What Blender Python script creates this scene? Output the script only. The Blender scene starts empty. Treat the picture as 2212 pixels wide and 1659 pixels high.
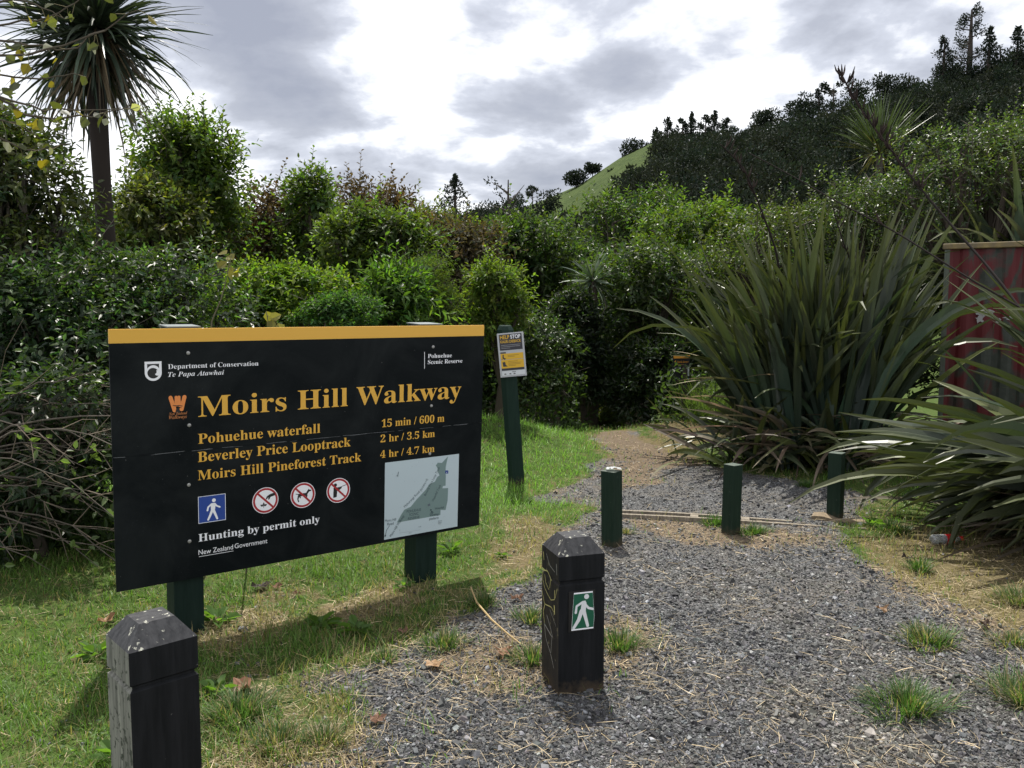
import bpy, math, random
import numpy as np
from mathutils import Vector, Matrix

rng = np.random.default_rng(7)
random.seed(7)
S = bpy.context.scene
COL = S.collection

# ------------------------------------------------------------------ camera, sky, sun, exposure
EYE = 1.55
PITCH = math.radians(4.93)
FPX = 1791.0                      # focal length in pixels of a 2212 px wide picture
cam = bpy.data.cameras.new('camera')
cam.sensor_width = 36.0
cam.lens = FPX / 2212 * 36
cam.clip_start = 0.05
cam.clip_end = 3000
cam_o = bpy.data.objects.new('camera', cam)
cam_o.location = (0, 0, EYE)
cam_o.rotation_euler = (math.pi / 2 - PITCH, 0, 0)
COL.objects.link(cam_o)
S.camera = cam_o

SUN_EL, SUN_AZ = math.radians(64), math.radians(-6)      # azimuth from +Y towards +X
world = bpy.data.worlds.new('World')
S.world = world
world.use_nodes = True


def ray(px, py):
    cx, cy = (px - 1106) / FPX, -(py - 829.5) / FPX
    c, s = math.cos(PITCH), math.sin(PITCH)
    return np.array([cx, c + cy * s, -s + cy * c])


def at(px, py, Y):
    d = ray(px, py)
    return np.array([0, 0, EYE]) + d * (Y / d[1])


def gr(px, py, z=0.0):
    d = ray(px, py)
    return np.array([0, 0, EYE]) + d * ((z - EYE) / d[2])


class Nodes:
    """small helper to wire shader nodes"""
    def __init__(self, tree):
        self.t = tree
        self.n = tree.nodes
        self.n.clear()

    def add(self, typ, **kw):
        nd = self.n.new(typ)
        for k, v in kw.items():
            if hasattr(nd, k):
                setattr(nd, k, v)
            else:
                nd.inputs[k.replace('_', ' ')].default_value = v
        return nd

    def link(self, a, b):
        self.t.links.new(a, b)

    def math(self, op, a, b=None, c=None, clamp=False):
        nd = self.n.new('ShaderNodeMath')
        nd.operation = op
        nd.use_clamp = clamp
        for i, v in enumerate((a, b, c)):
            if v is None:
                continue
            if isinstance(v, (int, float)):
                nd.inputs[i].default_value = v
            else:
                self.link(v, nd.inputs[i])
        return nd.outputs[0]

    def ramp(self, fac, stops, interp='LINEAR'):
        nd = self.n.new('ShaderNodeValToRGB')
        nd.color_ramp.interpolation = interp
        el = nd.color_ramp.elements
        while len(el) < len(stops):
            el.new(0.5)
        for e, (p, c) in zip(el, stops):
            e.position = p
            e.color = (*c, 1) if len(c) == 3 else c
        self.link(fac, nd.inputs[0])
        return nd.outputs[0]

    def mix(self, fac, a, b, blend='MIX'):
        nd = self.n.new('ShaderNodeMix')
        nd.data_type = 'RGBA'
        nd.blend_type = blend
        for s, v in ((nd.inputs[0], fac), (nd.inputs[6], a), (nd.inputs[7], b)):
            if isinstance(v, (int, float)):
                s.default_value = v
            elif isinstance(v, tuple):
                s.default_value = (*v, 1)
            else:
                self.link(v, s)
        return nd.outputs[2]

    def noise(self, vec, scale, detail=4, rough=0.55, dist=0.0):
        nd = self.n.new('ShaderNodeTexNoise')
        nd.inputs['Scale'].default_value = scale
        nd.inputs['Detail'].default_value = detail
        nd.inputs['Roughness'].default_value = rough
        nd.inputs['Distortion'].default_value = dist
        if vec is not None:
            self.link(vec, nd.inputs['Vector'])
        return nd.outputs['Fac']


def build_sky():
    N = Nodes(world.node_tree)
    out = N.add('ShaderNodeOutputWorld')
    sky = N.add('ShaderNodeTexSky', sky_type='NISHITA', sun_disc=False,
                sun_elevation=SUN_EL, sun_rotation=SUN_AZ, altitude=50, dust_density=1.5)
    blue = N.add('ShaderNodeBackground', Strength=0.09)
    N.link(sky.outputs[0], blue.inputs[0])
    tc = N.add('ShaderNodeTexCoord')
    sep = N.add('ShaderNodeSeparateXYZ')
    N.link(tc.outputs['Generated'], sep.inputs[0])
    zz = N.math('ADD', N.math('MAXIMUM', sep.outputs[2], 0.0), 0.24)
    comb = N.add('ShaderNodeCombineXYZ')
    N.link(N.math('DIVIDE', sep.outputs[0], zz), comb.inputs[0])
    N.link(N.math('DIVIDE', sep.outputs[1], zz), comb.inputs[1])
    comb.inputs[2].default_value = 3.7
    big = N.noise(comb.outputs[0], 0.95, 3, 0.5, 0.3)
    fine = N.noise(comb.outputs[0], 3.0, 8, 0.55, 0.15)
    dens = N.math('ADD', N.math('MULTIPLY_ADD', big, 0.80, -0.52), N.math('MULTIPLY', fine, 1.34))
    # cloud masses standing in known directions: (px, py, tightness, weight)
    for px, py, k, wgt in ((1330, 10, 50, -0.24), (760, 90, 130, -0.20), (1120, 265, 55, 0.21), (640, 235, 120, 0.10), (560, 10, 300, 0.18), (1000, 85, 800, 0.16),
                           (1380, 200, 120, 0.10), (1850, 50, 60, 0.15), (1700, 170, 150, 0.08), (480, 230, 60, 0.06), (720, 280, 260, 0.14),
                           (460, 110, 330, 0.10), (80, 120, 60, 0.06), (1660, 90, 1200, -0.26), (1530, 160, 600, -0.16), (450, 330, 400, -0.16), (820, 380, 90, 0.10), (1300, 330, 200, 0.06), (None, None, 0.9, -0.17)):
        d = ray(px, py) if px is not None else np.array([0, -1.0, 0.7])
        d = d / np.linalg.norm(d)
        dot = N.add('ShaderNodeVectorMath', operation='DOT_PRODUCT')
        N.link(tc.outputs['Generated'], dot.inputs[0])
        dot.inputs[1].default_value = tuple(d)
        g = N.math('EXPONENT', N.math('MULTIPLY', N.math('SUBTRACT', dot.outputs['Value'], 1.0), float(k)))
        dens = N.math('ADD', dens, N.math('MULTIPLY', g, float(wgt)))
    ccol = N.ramp(dens, [(0.42, (1.0, 1.0, 1.02)), (0.51, (0.76, 0.77, 0.80)), (0.60, (0.49, 0.51, 0.57)),
                         (0.72, (0.36, 0.375, 0.425)), (0.92, (0.27, 0.285, 0.34))])
    cloud = N.add('ShaderNodeBackground', Strength=1.0)
    N.link(ccol, cloud.inputs[0])
    mx = N.add('ShaderNodeMixShader')
    mx.inputs[0].default_value = 0.9
    N.link(blue.outputs[0], mx.inputs[1])
    N.link(cloud.outputs[0], mx.inputs[2])
    N.link(mx.outputs[0], out.inputs[0])


build_sky()
sun = bpy.data.lights.new('sun', 'SUN')
sun.energy = 5.0
sun.angle = math.radians(0.55)
sun.color = (1.0, 0.95, 0.86)
sun_o = bpy.data.objects.new('sun', sun)
sun_dir = Vector((math.sin(SUN_AZ) * math.cos(SUN_EL), math.cos(SUN_AZ) * math.cos(SUN_EL), math.sin(SUN_EL)))
sun_o.rotation_euler = sun_dir.to_track_quat('Z', 'Y').to_euler()
sun_o.location = (-2, 6, 20)
COL.objects.link(sun_o)

vs = S.view_settings
vs.view_transform = 'Standard'
vs.look = 'None'
vs.exposure = 0.6
vs.gamma = 1.0
S.cycles.max_bounces = 6
S.cycles.diffuse_bounces = 3
S.cycles.glossy_bounces = 2
S.cycles.transmission_bounces = 4
S.cycles.caustics_reflective = False
S.cycles.caustics_refractive = False


# ------------------------------------------------------------------ object helpers
def tag(o, label=None, cat=None, group=None, kind=None):
    for k, v in (('label', label), ('category', cat), ('group', group), ('kind', kind)):
        if v:
            o[k] = v
    return o


def thing(name, loc, label, cat, group=None, rz=0.0):
    o = bpy.data.objects.new(name, None)
    o.empty_display_size = 0.1
    o.location = tuple(float(v) for v in loc)
    o.rotation_euler = (0, 0, rz)
    COL.objects.link(o)
    return tag(o, label, cat, group)


def copy_tree(o, parent=None):
    c = o.copy()
    COL.objects.link(c)
    if parent is not None:
        c.parent = parent
    for ch in o.children:
        copy_tree(ch, c)
    return c


class MB:
    """collects vertices and faces (numpy batches) and links them as ONE mesh object"""
    def __init__(self):
        self.v, self.f, self.c, self.m, self.n = [], [], [], [], 0

    def add(self, verts, faces, col=None, mat=0):
        verts = np.asarray(verts, float).reshape(-1, 3)
        k = len(verts)
        if col is None:
            col = np.ones((k, 3))
        col = np.broadcast_to(np.asarray(col, float), (k, 3))
        if isinstance(faces, np.ndarray):
            self.f.append((faces + self.n, mat))
        else:
            by = {}
            for f in faces:
                by.setdefault(len(f), []).append(f)
            for fs in by.values():
                self.f.append((np.array(fs) + self.n, mat))
        self.v.append(verts)
        self.c.append(col)
        self.n += k

    def box(self, lo, hi, col=None, mat=0):
        x0, y0, z0 = lo
        x1, y1, z1 = hi
        v = [(x0, y0, z0), (x1, y0, z0), (x1, y1, z0), (x0, y1, z0), (x0, y0, z1), (x1, y0, z1), (x1, y1, z1), (x0, y1, z1)]
        self.add(v, [(0, 3, 2, 1), (4, 5, 6, 7), (0, 1, 5, 4), (1, 2, 6, 5), (2, 3, 7, 6), (3, 0, 4, 7)], col, mat)

    def tube(self, pts, rad, n=6, col=None, mat=0):
        pts = np.asarray(pts, float)
        rad = np.broadcast_to(np.asarray(rad, float), (len(pts),))
        tg = np.gradient(pts, axis=0)
        tg /= np.linalg.norm(tg, axis=1)[:, None] + 1e-9
        ref = np.array([0.0, 0, 1]) if abs(tg[0][2]) < 0.9 else np.array([1.0, 0, 0])
        a = np.cross(tg, ref)
        a /= np.linalg.norm(a, axis=1)[:, None] + 1e-9
        b = np.cross(tg, a)
        th = np.arange(n) * 2 * math.pi / n
        v = pts[:, None] + rad[:, None, None] * (a[:, None] * np.cos(th)[None, :, None] + b[:, None] * np.sin(th)[None, :, None])
        k = len(pts)
        i, j = np.meshgrid(np.arange(k - 1), np.arange(n), indexing='ij')
        j2 = (j + 1) % n
        f = np.stack([i * n + j, i * n + j2, (i + 1) * n + j2, (i + 1) * n + j], -1).reshape(-1, 4)
        self.add(v.reshape(-1, 3), f, col, mat)
        self.add(v[-1], [tuple(range(n))], col, mat)
        self.add(v[0], [tuple(range(n - 1, -1, -1))], col, mat)

    def build(self, name, mats, parent=None, smooth=False, bevel=0.0):
        me = bpy.data.meshes.new(name)
        if self.n:
            V = np.concatenate(self.v)
            C = np.concatenate(self.c)
            me.vertices.add(len(V))
            me.vertices.foreach_set('co', V.astype(np.float32).ravel())
            li = np.concatenate([f.ravel() for f, m in self.f]).astype(np.int32)
            lt = np.concatenate([np.full(len(f), f.shape[1]) for f, m in self.f]).astype(np.int32)
            ls = np.concatenate([[0], np.cumsum(lt)[:-1]]).astype(np.int32)
            mi = np.concatenate([np.full(len(f), m) for f, m in self.f]).astype(np.int32)
            me.loops.add(len(li))
            me.loops.foreach_set('vertex_index', li)
            me.polygons.add(len(lt))
            me.polygons.foreach_set('loop_start', ls)
            me.polygons.foreach_set('loop_total', lt)
            me.polygons.foreach_set('material_index', mi)
            me.polygons.foreach_set('use_smooth', np.full(len(lt), bool(smooth)))
            at_ = me.attributes.new('Col', 'FLOAT_COLOR', 'POINT')
            at_.data.foreach_set('color', np.concatenate([C, np.ones((len(C), 1))], 1).astype(np.float32).ravel())
            me.update(calc_edges=True)
            me.validate()
        for m in (mats if isinstance(mats, (list, tuple)) else [mats]):
            me.materials.append(m)
        o = bpy.data.objects.new(name, me)
        COL.objects.link(o)
        if parent is not None:
            o.parent = parent
        if bevel:
            b = o.modifiers.new('soft_edges', 'BEVEL')
            b.width = bevel
            b.segments = 2
            b.limit_method = 'ANGLE'
            b.angle_limit = math.radians(35)
        return o


def unit(v):
    return v / (np.linalg.norm(v, axis=-1, keepdims=True) + 1e-9)


def leaves(mb, pos, d, nrm, L, W, col, fold=0.25, mat=0, droop=0.15):
    """many leaves at once: six vertices, two folded quads each"""
    N = len(pos)
    d = unit(d)
    side = unit(np.cross(d, nrm))
    n = np.cross(side, d)
    L = np.broadcast_to(L, (N,))[:, None]
    W = np.broadcast_to(W, (N,))[:, None] * 0.5
    up = n * fold * W
    z = np.zeros((N, 3))
    z[:, 2] = -droop
    v = np.stack([pos, pos + d * L * 0.3 + side * W + up, pos + d * L * 0.68 + side * W * 0.75 + up + z * L * 0.4,
                  pos + d * L + z * L, pos + d * L * 0.68 - side * W * 0.75 + up + z * L * 0.4, pos + d * L * 0.3 - side * W + up], 1)
    b = np.arange(N)[:, None] * 6
    f = np.concatenate([b + np.array([0, 3, 2, 1]), b + np.array([0, 5, 4, 3])])
    mb.add(v.reshape(-1, 3), f, np.repeat(col, 6, 0), mat)


def ribbons(mb, base, az, el0, bend, L, W, K, col, prof=None, fold=0.0, roll=None, azb=None, power=1.4, mat=0, tipcol=None):
    """many strap leaves / blades at once, bending over along their length"""
    N = len(base)
    t = np.linspace(0, 1, K + 1)
    if prof is None:
        prof = lambda t: np.minimum(1, (1.02 - t) ** 0.6)
    az = np.broadcast_to(az, (N,))[:, None] + (0 if azb is None else np.broadcast_to(azb, (N,))[:, None] * t[None])
    az = np.broadcast_to(az, (N, K + 1))
    el = np.broadcast_to(el0, (N,))[:, None] - np.broadcast_to(bend, (N,))[:, None] * t[None] ** power
    d = np.stack([np.cos(el) * np.cos(az), np.cos(el) * np.sin(az), np.sin(el)], -1)
    step = d[:, :-1] * (np.broadcast_to(L, (N,)) / K)[:, None, None]
    pts = np.concatenate([base[:, None], base[:, None] + np.cumsum(step, 1)], 1)
    side = np.stack([-np.sin(az), np.cos(az), np.zeros_like(az)], -1)
    n = np.cross(d, side)
    if roll is not None:
        r = np.broadcast_to(roll, (N,))[:, None, None]
        side, n = side * np.cos(r) + n * np.sin(r), n * np.cos(r) - side * np.sin(r)
    w = (np.broadcast_to(W, (N,))[:, None] * prof(t)[None] * 0.5)[..., None]
    if fold:
        v = np.stack([pts + side * w + n * w * fold, pts, pts - side * w + n * w * fold], 2)
        m = 3
    else:
        v = np.stack([pts + side * w, pts - side * w], 2)
        m = 2
    k = np.arange(K)
    fs = []
    for j in range(m - 1):
        fs.append(np.stack([k * m + j, k * m + j + 1, (k + 1) * m + j + 1, (k + 1) * m + j], -1))
    f1 = np.concatenate(fs)
    f = (np.arange(N)[:, None, None] * ((K + 1) * m) + f1[None]).reshape(-1, 4)
    c = np.repeat(np.broadcast_to(col, (N, 3))[:, None], (K + 1) * m, 1).copy()
    if tipcol is not None:
        tt = np.repeat(t, m)[None, :, None] ** 2
        c = c * (1 - tt) + np.broadcast_to(tipcol, (N, 3))[:, None] * tt
    mb.add(v.reshape(-1, 3), f, c.reshape(-1, 3), mat)


def smooth01(a, b, x):
    t = np.clip((x - a) / (b - a), 0, 1)
    return t * t * (3 - 2 * t)


# ------------------------------------------------------------------ materials
def principled(name, col, rough=0.6, spec=0.4, metal=0.0):
    m = bpy.data.materials.new(name)
    m.use_nodes = True
    N = Nodes(m.node_tree)
    out = N.add('ShaderNodeOutputMaterial')
    p = N.add('ShaderNodeBsdfPrincipled')
    p.inputs['Base Color'].default_value = (*col, 1)
    p.inputs['Roughness'].default_value = rough
    p.inputs['Specular IOR Level'].default_value = spec
    p.inputs['Metallic'].default_value = metal
    N.link(p.outputs[0], out.inputs[0])
    return m, N, p


def leaf_mat(name, rough=0.4, trans=0.4, tint=(1.5, 1.45, 0.5), spec=0.5):
    m = bpy.data.materials.new(name)
    m.use_nodes = True
    N = Nodes(m.node_tree)
    out = N.add('ShaderNodeOutputMaterial')
    a = N.add('ShaderNodeAttribute', attribute_name='Col')
    p = N.add('ShaderNodeBsdfPrincipled')
    p.inputs['Roughness'].default_value = rough
    p.inputs['Specular IOR Level'].default_value = spec
    N.link(a.outputs[0], p.inputs['Base Color'])
    t = N.add('ShaderNodeBsdfTranslucent')
    N.link(N.mix(1.0, a.outputs[0], tint, 'MULTIPLY'), t.inputs[0])
    mx = N.add('ShaderNodeMixShader')
    mx.inputs[0].default_value = trans
    N.link(p.outputs[0], mx.inputs[1])
    N.link(t.outputs[0], mx.inputs[2])
    N.link(mx.outputs[0], out.inputs[0])
    return m


def wood_mat(name, c0, c1, rough=0.75, fleck=None, fleck_amt=0.62, scale=1.0, spec=0.3, mud=False):
    """painted or bare timber: grain along z, blotches, optional flecks of lichen or bare wood"""
    m, N, p = principled(name, c0, rough, spec)
    tc = N.add('ShaderNodeTexCoord')
    mp = N.add('ShaderNodeMapping')
    mp.inputs['Scale'].default_value = (14 * scale, 14 * scale, 1.2 * scale)
    N.link(tc.outputs['Object'], mp.inputs[0])
    g = N.noise(mp.outputs[0], 4.0, 6, 0.6, 0.4)
    c = N.ramp(g, [(0.32, c0), (0.7, c1)])
    if fleck:
        f = N.noise(tc.outputs['Object'], 38 * scale, 5, 0.62)
        f2 = N.noise(tc.outputs['Object'], 7 * scale, 2, 0.5)
        k = N.math('ADD', f, N.math('MULTIPLY', f2, 0.22))
        k = N.ramp(k, [(fleck_amt, (0, 0, 0)), (fleck_amt + 0.05, (1, 1, 1))])
        c = N.mix(k, c, fleck)
    if mud:                          # soil splashed on the foot of the post
        sx = N.add('ShaderNodeSeparateXYZ')
        N.link(tc.outputs['Object'], sx.inputs[0])
        hgt = N.math('ADD', N.math('MULTIPLY', sx.outputs[2], -9.0), N.math('MULTIPLY', N.noise(tc.outputs['Object'], 24, 5, 0.65), 1.5))
        c = N.mix(N.ramp(hgt, [(0.25, (0, 0, 0)), (0.8, (0.75, 0.75, 0.75))]), c, (0.075, 0.055, 0.036))
    N.link(c, p.inputs['Base Color'])
    b = N.add('ShaderNodeBump', Strength=0.25, Distance=0.004)
    N.link(g, b.inputs['Height'])
    N.link(b.outputs[0], p.inputs['Normal'])
    return m


def attr_mat(name, rough=0.8, spec=0.2):
    m, N, p = principled(name, (1, 1, 1), rough, spec)
    a = N.add('ShaderNodeAttribute', attribute_name='Col')
    N.link(a.outputs[0], p.inputs['Base Color'])
    return m


M = {}
M['leaf'] = leaf_mat('foliage', 0.5, 0.46, (1.85, 2.0, 0.55), spec=0.3)
M['gloss_leaf'] = leaf_mat('glossy_foliage', 0.40, 0.40, (1.7, 2.0, 0.55), spec=0.38)
M['dull_leaf'] = leaf_mat('matt_foliage', 0.7, 0.30, spec=0.15)
M['flax_leaf'] = leaf_mat('flax_foliage', 0.40, 0.12, (1.6, 1.8, 0.6), spec=0.38)
M['grass_blade'] = leaf_mat('grass_blade', 0.5, 0.42, (1.25, 1.45, 0.6), spec=0.3)
M['straw'] = leaf_mat('dry_straw', 0.6, 0.2, (1.1, 1.0, 0.8), spec=0.3)
M['bark'] = attr_mat('bark', 0.9, 0.15)
M['stone'] = attr_mat('crushed_stone', 0.75, 0.35)


# ------------------------------------------------------------------ terrain
RX = np.array([-2500, -800, 300, 600, 950, 1060, 1150, 1250, 1340, 1400, 1560, 1700, 1900, 2050, 2212, 2600, 3500, 6000.])
RY = np.array([560, 530, 525, 520, 500, 472, 445, 405, 346, 318, 318, 280, 236, 190, 135, 75, 70, 70.])
RIDGE_Y = 120.0


def terrain(x, y):
    x = np.asarray(x, float)
    y = np.asarray(y, float)
    z = 0.32 * np.exp(-((x + 0.35) / 1.05) ** 2 - ((y - 9.3) / 1.25) ** 2)
    z = z + 0.16 * np.exp(-((x - 2.2) / 0.55) ** 2 - ((y - 10.6) / 0.9) ** 2)
    gully = 4.6 * smooth01(10.2, 26, y) * (1 - 0.6 * smooth01(3.5, 10, x))
    px = 1106 + FPX * x / np.maximum(y, 1.0)
    rz = EYE + (675 - np.interp(px, RX, RY)) / FPX * RIDGE_Y
    s = smooth01(34, RIDGE_Y, y) * 0.5 + 0.5 * np.clip((y - 40) / (RIDGE_Y - 40), 0, 1)
    z = z - gully * (1 - s) + np.where(y > 34, rz * s, 0)
    z = z - 0.06 * np.maximum(y - RIDGE_Y, 0)
    z = z + np.where(y < 12, 0.012 * np.sin(x * 2.3 + 1.2 * np.sin(y * 1.9)) * np.sin(y * 1.7 + 0.6), 0)
    return z


def poly_world(pts):
    return np.array([gr(*p)[:2] for p in pts])


def inside_dist(poly, x, y):
    """signed distance to a polygon, positive inside"""
    x = np.asarray(x, float)
    y = np.asarray(y, float)
    ins = np.zeros(x.shape, bool)
    dmin = np.full(x.shape, 1e9)
    k = len(poly)
    for i in range(k):
        x0, y0 = poly[i]
        x1, y1 = poly[(i + 1) % k]
        cond = ((y0 > y) != (y1 > y)) & (x < (x1 - x0) * (y - y0) / (y1 - y0 + 1e-12) + x0)
        ins ^= cond
        dx, dy = x1 - x0, y1 - y0
        t = np.clip(((x - x0) * dx + (y - y0) * dy) / (dx * dx + dy * dy + 1e-12), 0, 1)
        dmin = np.minimum(dmin, np.hypot(x - x0 - t * dx, y - y0 - t * dy))
    return np.where(ins, dmin, -dmin)


def wobble(x, y):
    return (0.5 * np.sin(3.1 * x + 1.7 * np.sin(2.3 * y)) + 0.35 * np.sin(7.3 * y + 2 * np.sin(5.1 * x)) + 0.3 * np.sin(13.7 * x + 9.1 * y) + 0.2 * np.sin(23 * x - 19 * y))


GRAVEL = poly_world([(470, 1760), (700, 1640), (790, 1580), (740, 1505), (590, 1490), (740, 1445), (880, 1405), (980, 1335), (1040, 1290), (1160, 1240),
                     (1215, 1160), (1290, 1095), (1160, 1075), (1270, 1035), (1315, 990), (1285, 962), (1302, 940), (1318, 928), (1352, 928), (1380, 950), (1460, 985),
                     (1560, 1012), (1700, 1035), (1900, 1075), (1860, 1125), (1780, 1150), (1860, 1200), (1980, 1260), (2110, 1330), (2260, 1420),
                     (2500, 1480), (3600, 1700), (3600, 2600), (300, 2600), (300, 1900)])
BARE = [poly_world(q) for q in ([(1850, 1165), (1980, 1140), (2350, 1180), (2500, 1500), (2230, 1420), (2080, 1330), (1930, 1250)],
                                [(1280, 950), (1310, 926), (1358, 926), (1385, 948), (1480, 965), (1520, 1000), (1420, 1015), (1310, 1000)],
                                [(1390, 950), (1440, 925), (1530, 915), (1560, 960), (1480, 970)],
                                [(520, 1620), (640, 1560), (800, 1580), (900, 1659), (860, 1800), (500, 1800)],
                                [(880, 1440), (960, 1395), (1090, 1370), (1180, 1400), (1160, 1480), (1000, 1480)],
                                [(1300, 1350), (1390, 1350), (1420, 1440), (1300, 1480)],
                                [(1330, 1120), (1420, 1115), (1800, 1160), (1650, 1190), (1420, 1170)],
                                [(1310, 1000), (1420, 1000), (1450, 1040), (1330, 1060)],
                                [(200, 1380), (330, 1330), (430, 1380), (300, 1440)], [(700, 1320), (860, 1262), (960, 1290), (800, 1350)], [(1040, 1190), (1130, 1120), (1230, 1150), (1150, 1240), (1050, 1250)],
                                [(440, 1330), (560, 1300), (640, 1340), (500, 1400)], [(480, 1290), (600, 1262), (660, 1275), (560, 1310)])]


def gravel_mask(x, y):
    d = inside_dist(GRAVEL, x, y) + 0.10 * wobble(x, y)
    return smooth01(-0.10, 0.10, d)


def straw_mask(x, y):
    s = np.zeros(np.shape(x))
    for p in BARE:
        s = np.maximum(s, smooth01(-0.22, 0.15, inside_dist(p, x, y) + 0.12 * wobble(x * 1.3 + 4, y)))
    d = inside_dist(GRAVEL, x, y) + 0.14 * wobble(x + 9, y)
    edge = np.exp(-(d / 0.16) ** 2) * 0.6
    return np.clip(np.maximum(s, edge), 0, 1)


def ground_mat():
    m, N, p = principled('ground_surface', (0.1, 0.1, 0.1), 0.95, 0.06)
    a = N.add('ShaderNodeAttribute', attribute_name='Col')
    sp = N.add('ShaderNodeSeparateColor')
    N.link(a.outputs[0], sp.inputs[0])
    geo = N.add('ShaderNodeNewGeometry')
    pos = geo.outputs['Position']
    vor = N.add('ShaderNodeTexVoronoi', Scale=95.0)
    N.link(pos, vor.inputs['Vector'])
    vc = N.add('ShaderNodeSeparateColor')
    N.link(vor.outputs['Color'], vc.inputs[0])
    stone = N.ramp(vc.outputs[0], [(0.0, (0.035, 0.036, 0.036)), (0.55, (0.085, 0.086, 0.087)), (0.85, (0.125, 0.127, 0.13)), (1.0, (0.22, 0.22, 0.22))])
    dirt = N.noise(pos, 1.6, 5, 0.6)
    stone = N.mix(N.ramp(dirt, [(0.46, (0, 0, 0)), (0.66, (0.55, 0.55, 0.55))]), stone, (0.13, 0.115, 0.095))
    n2 = N.noise(pos, 9.0, 6, 0.65)
    n3 = N.noise(pos, 55.0, 4, 0.6)
    soil = N.ramp(n2, [(0.35, (0.045, 0.085, 0.018)), (0.55, (0.075, 0.110, 0.03)), (0.72, (0.12, 0.095, 0.05))])
    soil = N.mix(0.6, soil, N.ramp(n3, [(0.3, (0.3, 0.3, 0.3)), (0.7, (1.0, 1.0, 1.0))]), 'MULTIPLY')
    mp = N.add('ShaderNodeMapping')
    mp.inputs['Rotation'].default_value = (0, 0, 0.6)
    mp.inputs['Scale'].default_value = (30, 110, 30)
    N.link(pos, mp.inputs[0])
    n4 = N.noise(mp.outputs[0], 1.0, 5, 0.6, 1.5)
    straw = N.ramp(n4, [(0.3, (0.045, 0.036, 0.026)), (0.52, (0.145, 0.104, 0.064)), (0.75, (0.33, 0.24, 0.145))])
    gm = N.math('ADD', sp.outputs[0], N.math('MULTIPLY', N.math('SUBTRACT', n2, 0.5), 0.9), clamp=True)
    gm = N.ramp(gm, [(0.38, (0, 0, 0)), (0.62, (1, 1, 1))])
    sm = N.math('ADD', N.math('MULTIPLY', sp.outputs[1], 0.95), N.math('MULTIPLY', N.math('SUBTRACT', n2, 0.55), 1.3), clamp=True)
    sm = N.ramp(sm, [(0.35, (0, 0, 0)), (0.75, (0.72, 0.72, 0.72))])
    soil = N.mix(sp.outputs[2], soil, N.mix(0.5, N.ramp(N.noise(pos, 0.22, 6, 0.7), [(0.35, (0.030, 0.055, 0.012)), (0.65, (0.055, 0.085, 0.022))]), N.ramp(N.noise(pos, 1.7, 5, 0.7), [(0.36, (0.006, 0.016, 0.004)), (0.64, (0.07, 0.09, 0.028))])))
    c = N.mix(gm, soil, stone)
    c = N.mix(sm, c, straw)
    N.link(c, p.inputs['Base Color'])
    h = N.math('ADD', N.math('MULTIPLY', vor.outputs['Distance'], -0.8), N.math('MULTIPLY', n3, 0.8))
    b = N.add('ShaderNodeBump', Strength=0.8, Distance=0.012)
    N.link(h, b.inputs['Height'])
    N.link(b.outputs[0], p.inputs['Normal'])
    return m


def build_ground():
    ys = np.concatenate([np.linspace(-60, 1.3, 14)[:-1], np.geomspace(1.3, 13, 190)[:-1], np.geomspace(13, 190, 90)[:-1], np.geomspace(190, 1500, 10)])
    u = np.linspace(-1, 1, 231)
    Y = np.repeat(ys[:, None], len(u), 1)
    X = u[None] * (0.95 * np.abs(ys) + 3.0)[:, None]
    Z = terrain(X, Y)
    g = np.zeros_like(X)
    s = np.zeros_like(X)
    near = (Y < 14) & (Y > 0.5)
    g[near] = gravel_mask(X[near], Y[near])
    g[Y <= 0.5] = 1
    s[near] = straw_mask(X[near], Y[near])
    V = np.stack([X, Y, Z], -1).reshape(-1, 3)
    C = np.stack([g, s, smooth01(25, 60, Y)], -1).reshape(-1, 3)
    a, b = X.shape
    i, j = np.meshgrid(np.arange(a - 1), np.arange(b - 1), indexing='ij')
    F = np.stack([i * b + j, i * b + j + 1, (i + 1) * b + j + 1, (i + 1) * b + j], -1).reshape(-1, 4)
    fg = g.reshape(-1)[F].mean(1) > 0.5
    mat = ground_mat()
    for name, sel in (('ground', ~fg), ('gravel_path', fg)):
        FF = F[sel]
        used, inv = np.unique(FF, return_inverse=True)
        mb = MB()
        mb.add(V[used], inv.reshape(FF.shape), C[used])
        o = mb.build(name, mat, smooth=True)
        tag(o, kind='structure')


build_ground()


# ------------------------------------------------------------------ lettering and flat printed marks
def math_alpha(s, base_up, base_lo, digits=None):
    out = ''
    for ch in s:
        if 'A' <= ch <= 'Z':
            out += chr(base_up + ord(ch) - 65)
        elif 'a' <= ch <= 'z':
            out += chr(base_lo + ord(ch) - 97)
        elif digits and '0' <= ch <= '9':
            out += chr(digits + ord(ch) - 48)
        else:
            out += ch
    return out


def style_text(s, style):
    if style == 'serif':
        return math_alpha(s, 0x1D400, 0x1D41A, 0x1D7CE)
    if style == 'italic':
        return math_alpha(s, 0x1D468, 0x1D482)
    return s


_CAP = {}


def raw_text(s, style, offset=0.0, spacing=1.0):
    c = bpy.data.curves.new('lettering', 'FONT')
    c.body = style_text(s, style)
    c.offset = offset
    c.space_character = spacing
    c.resolution_u = 4
    c.fill_mode = 'BOTH'
    o = bpy.data.objects.new('lettering', c)
    COL.objects.link(o)
    me = bpy.data.meshes.new_from_object(o.evaluated_get(bpy.context.evaluated_depsgraph_get()))
    v = np.array([q.co[:] for q in me.vertices]).reshape(-1, 3)
    f = [tuple(p.vertices) for p in me.polygons]
    bpy.data.objects.remove(o)
    bpy.data.curves.remove(c)
    bpy.data.meshes.remove(me)
    return v[:, :2], f


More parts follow.
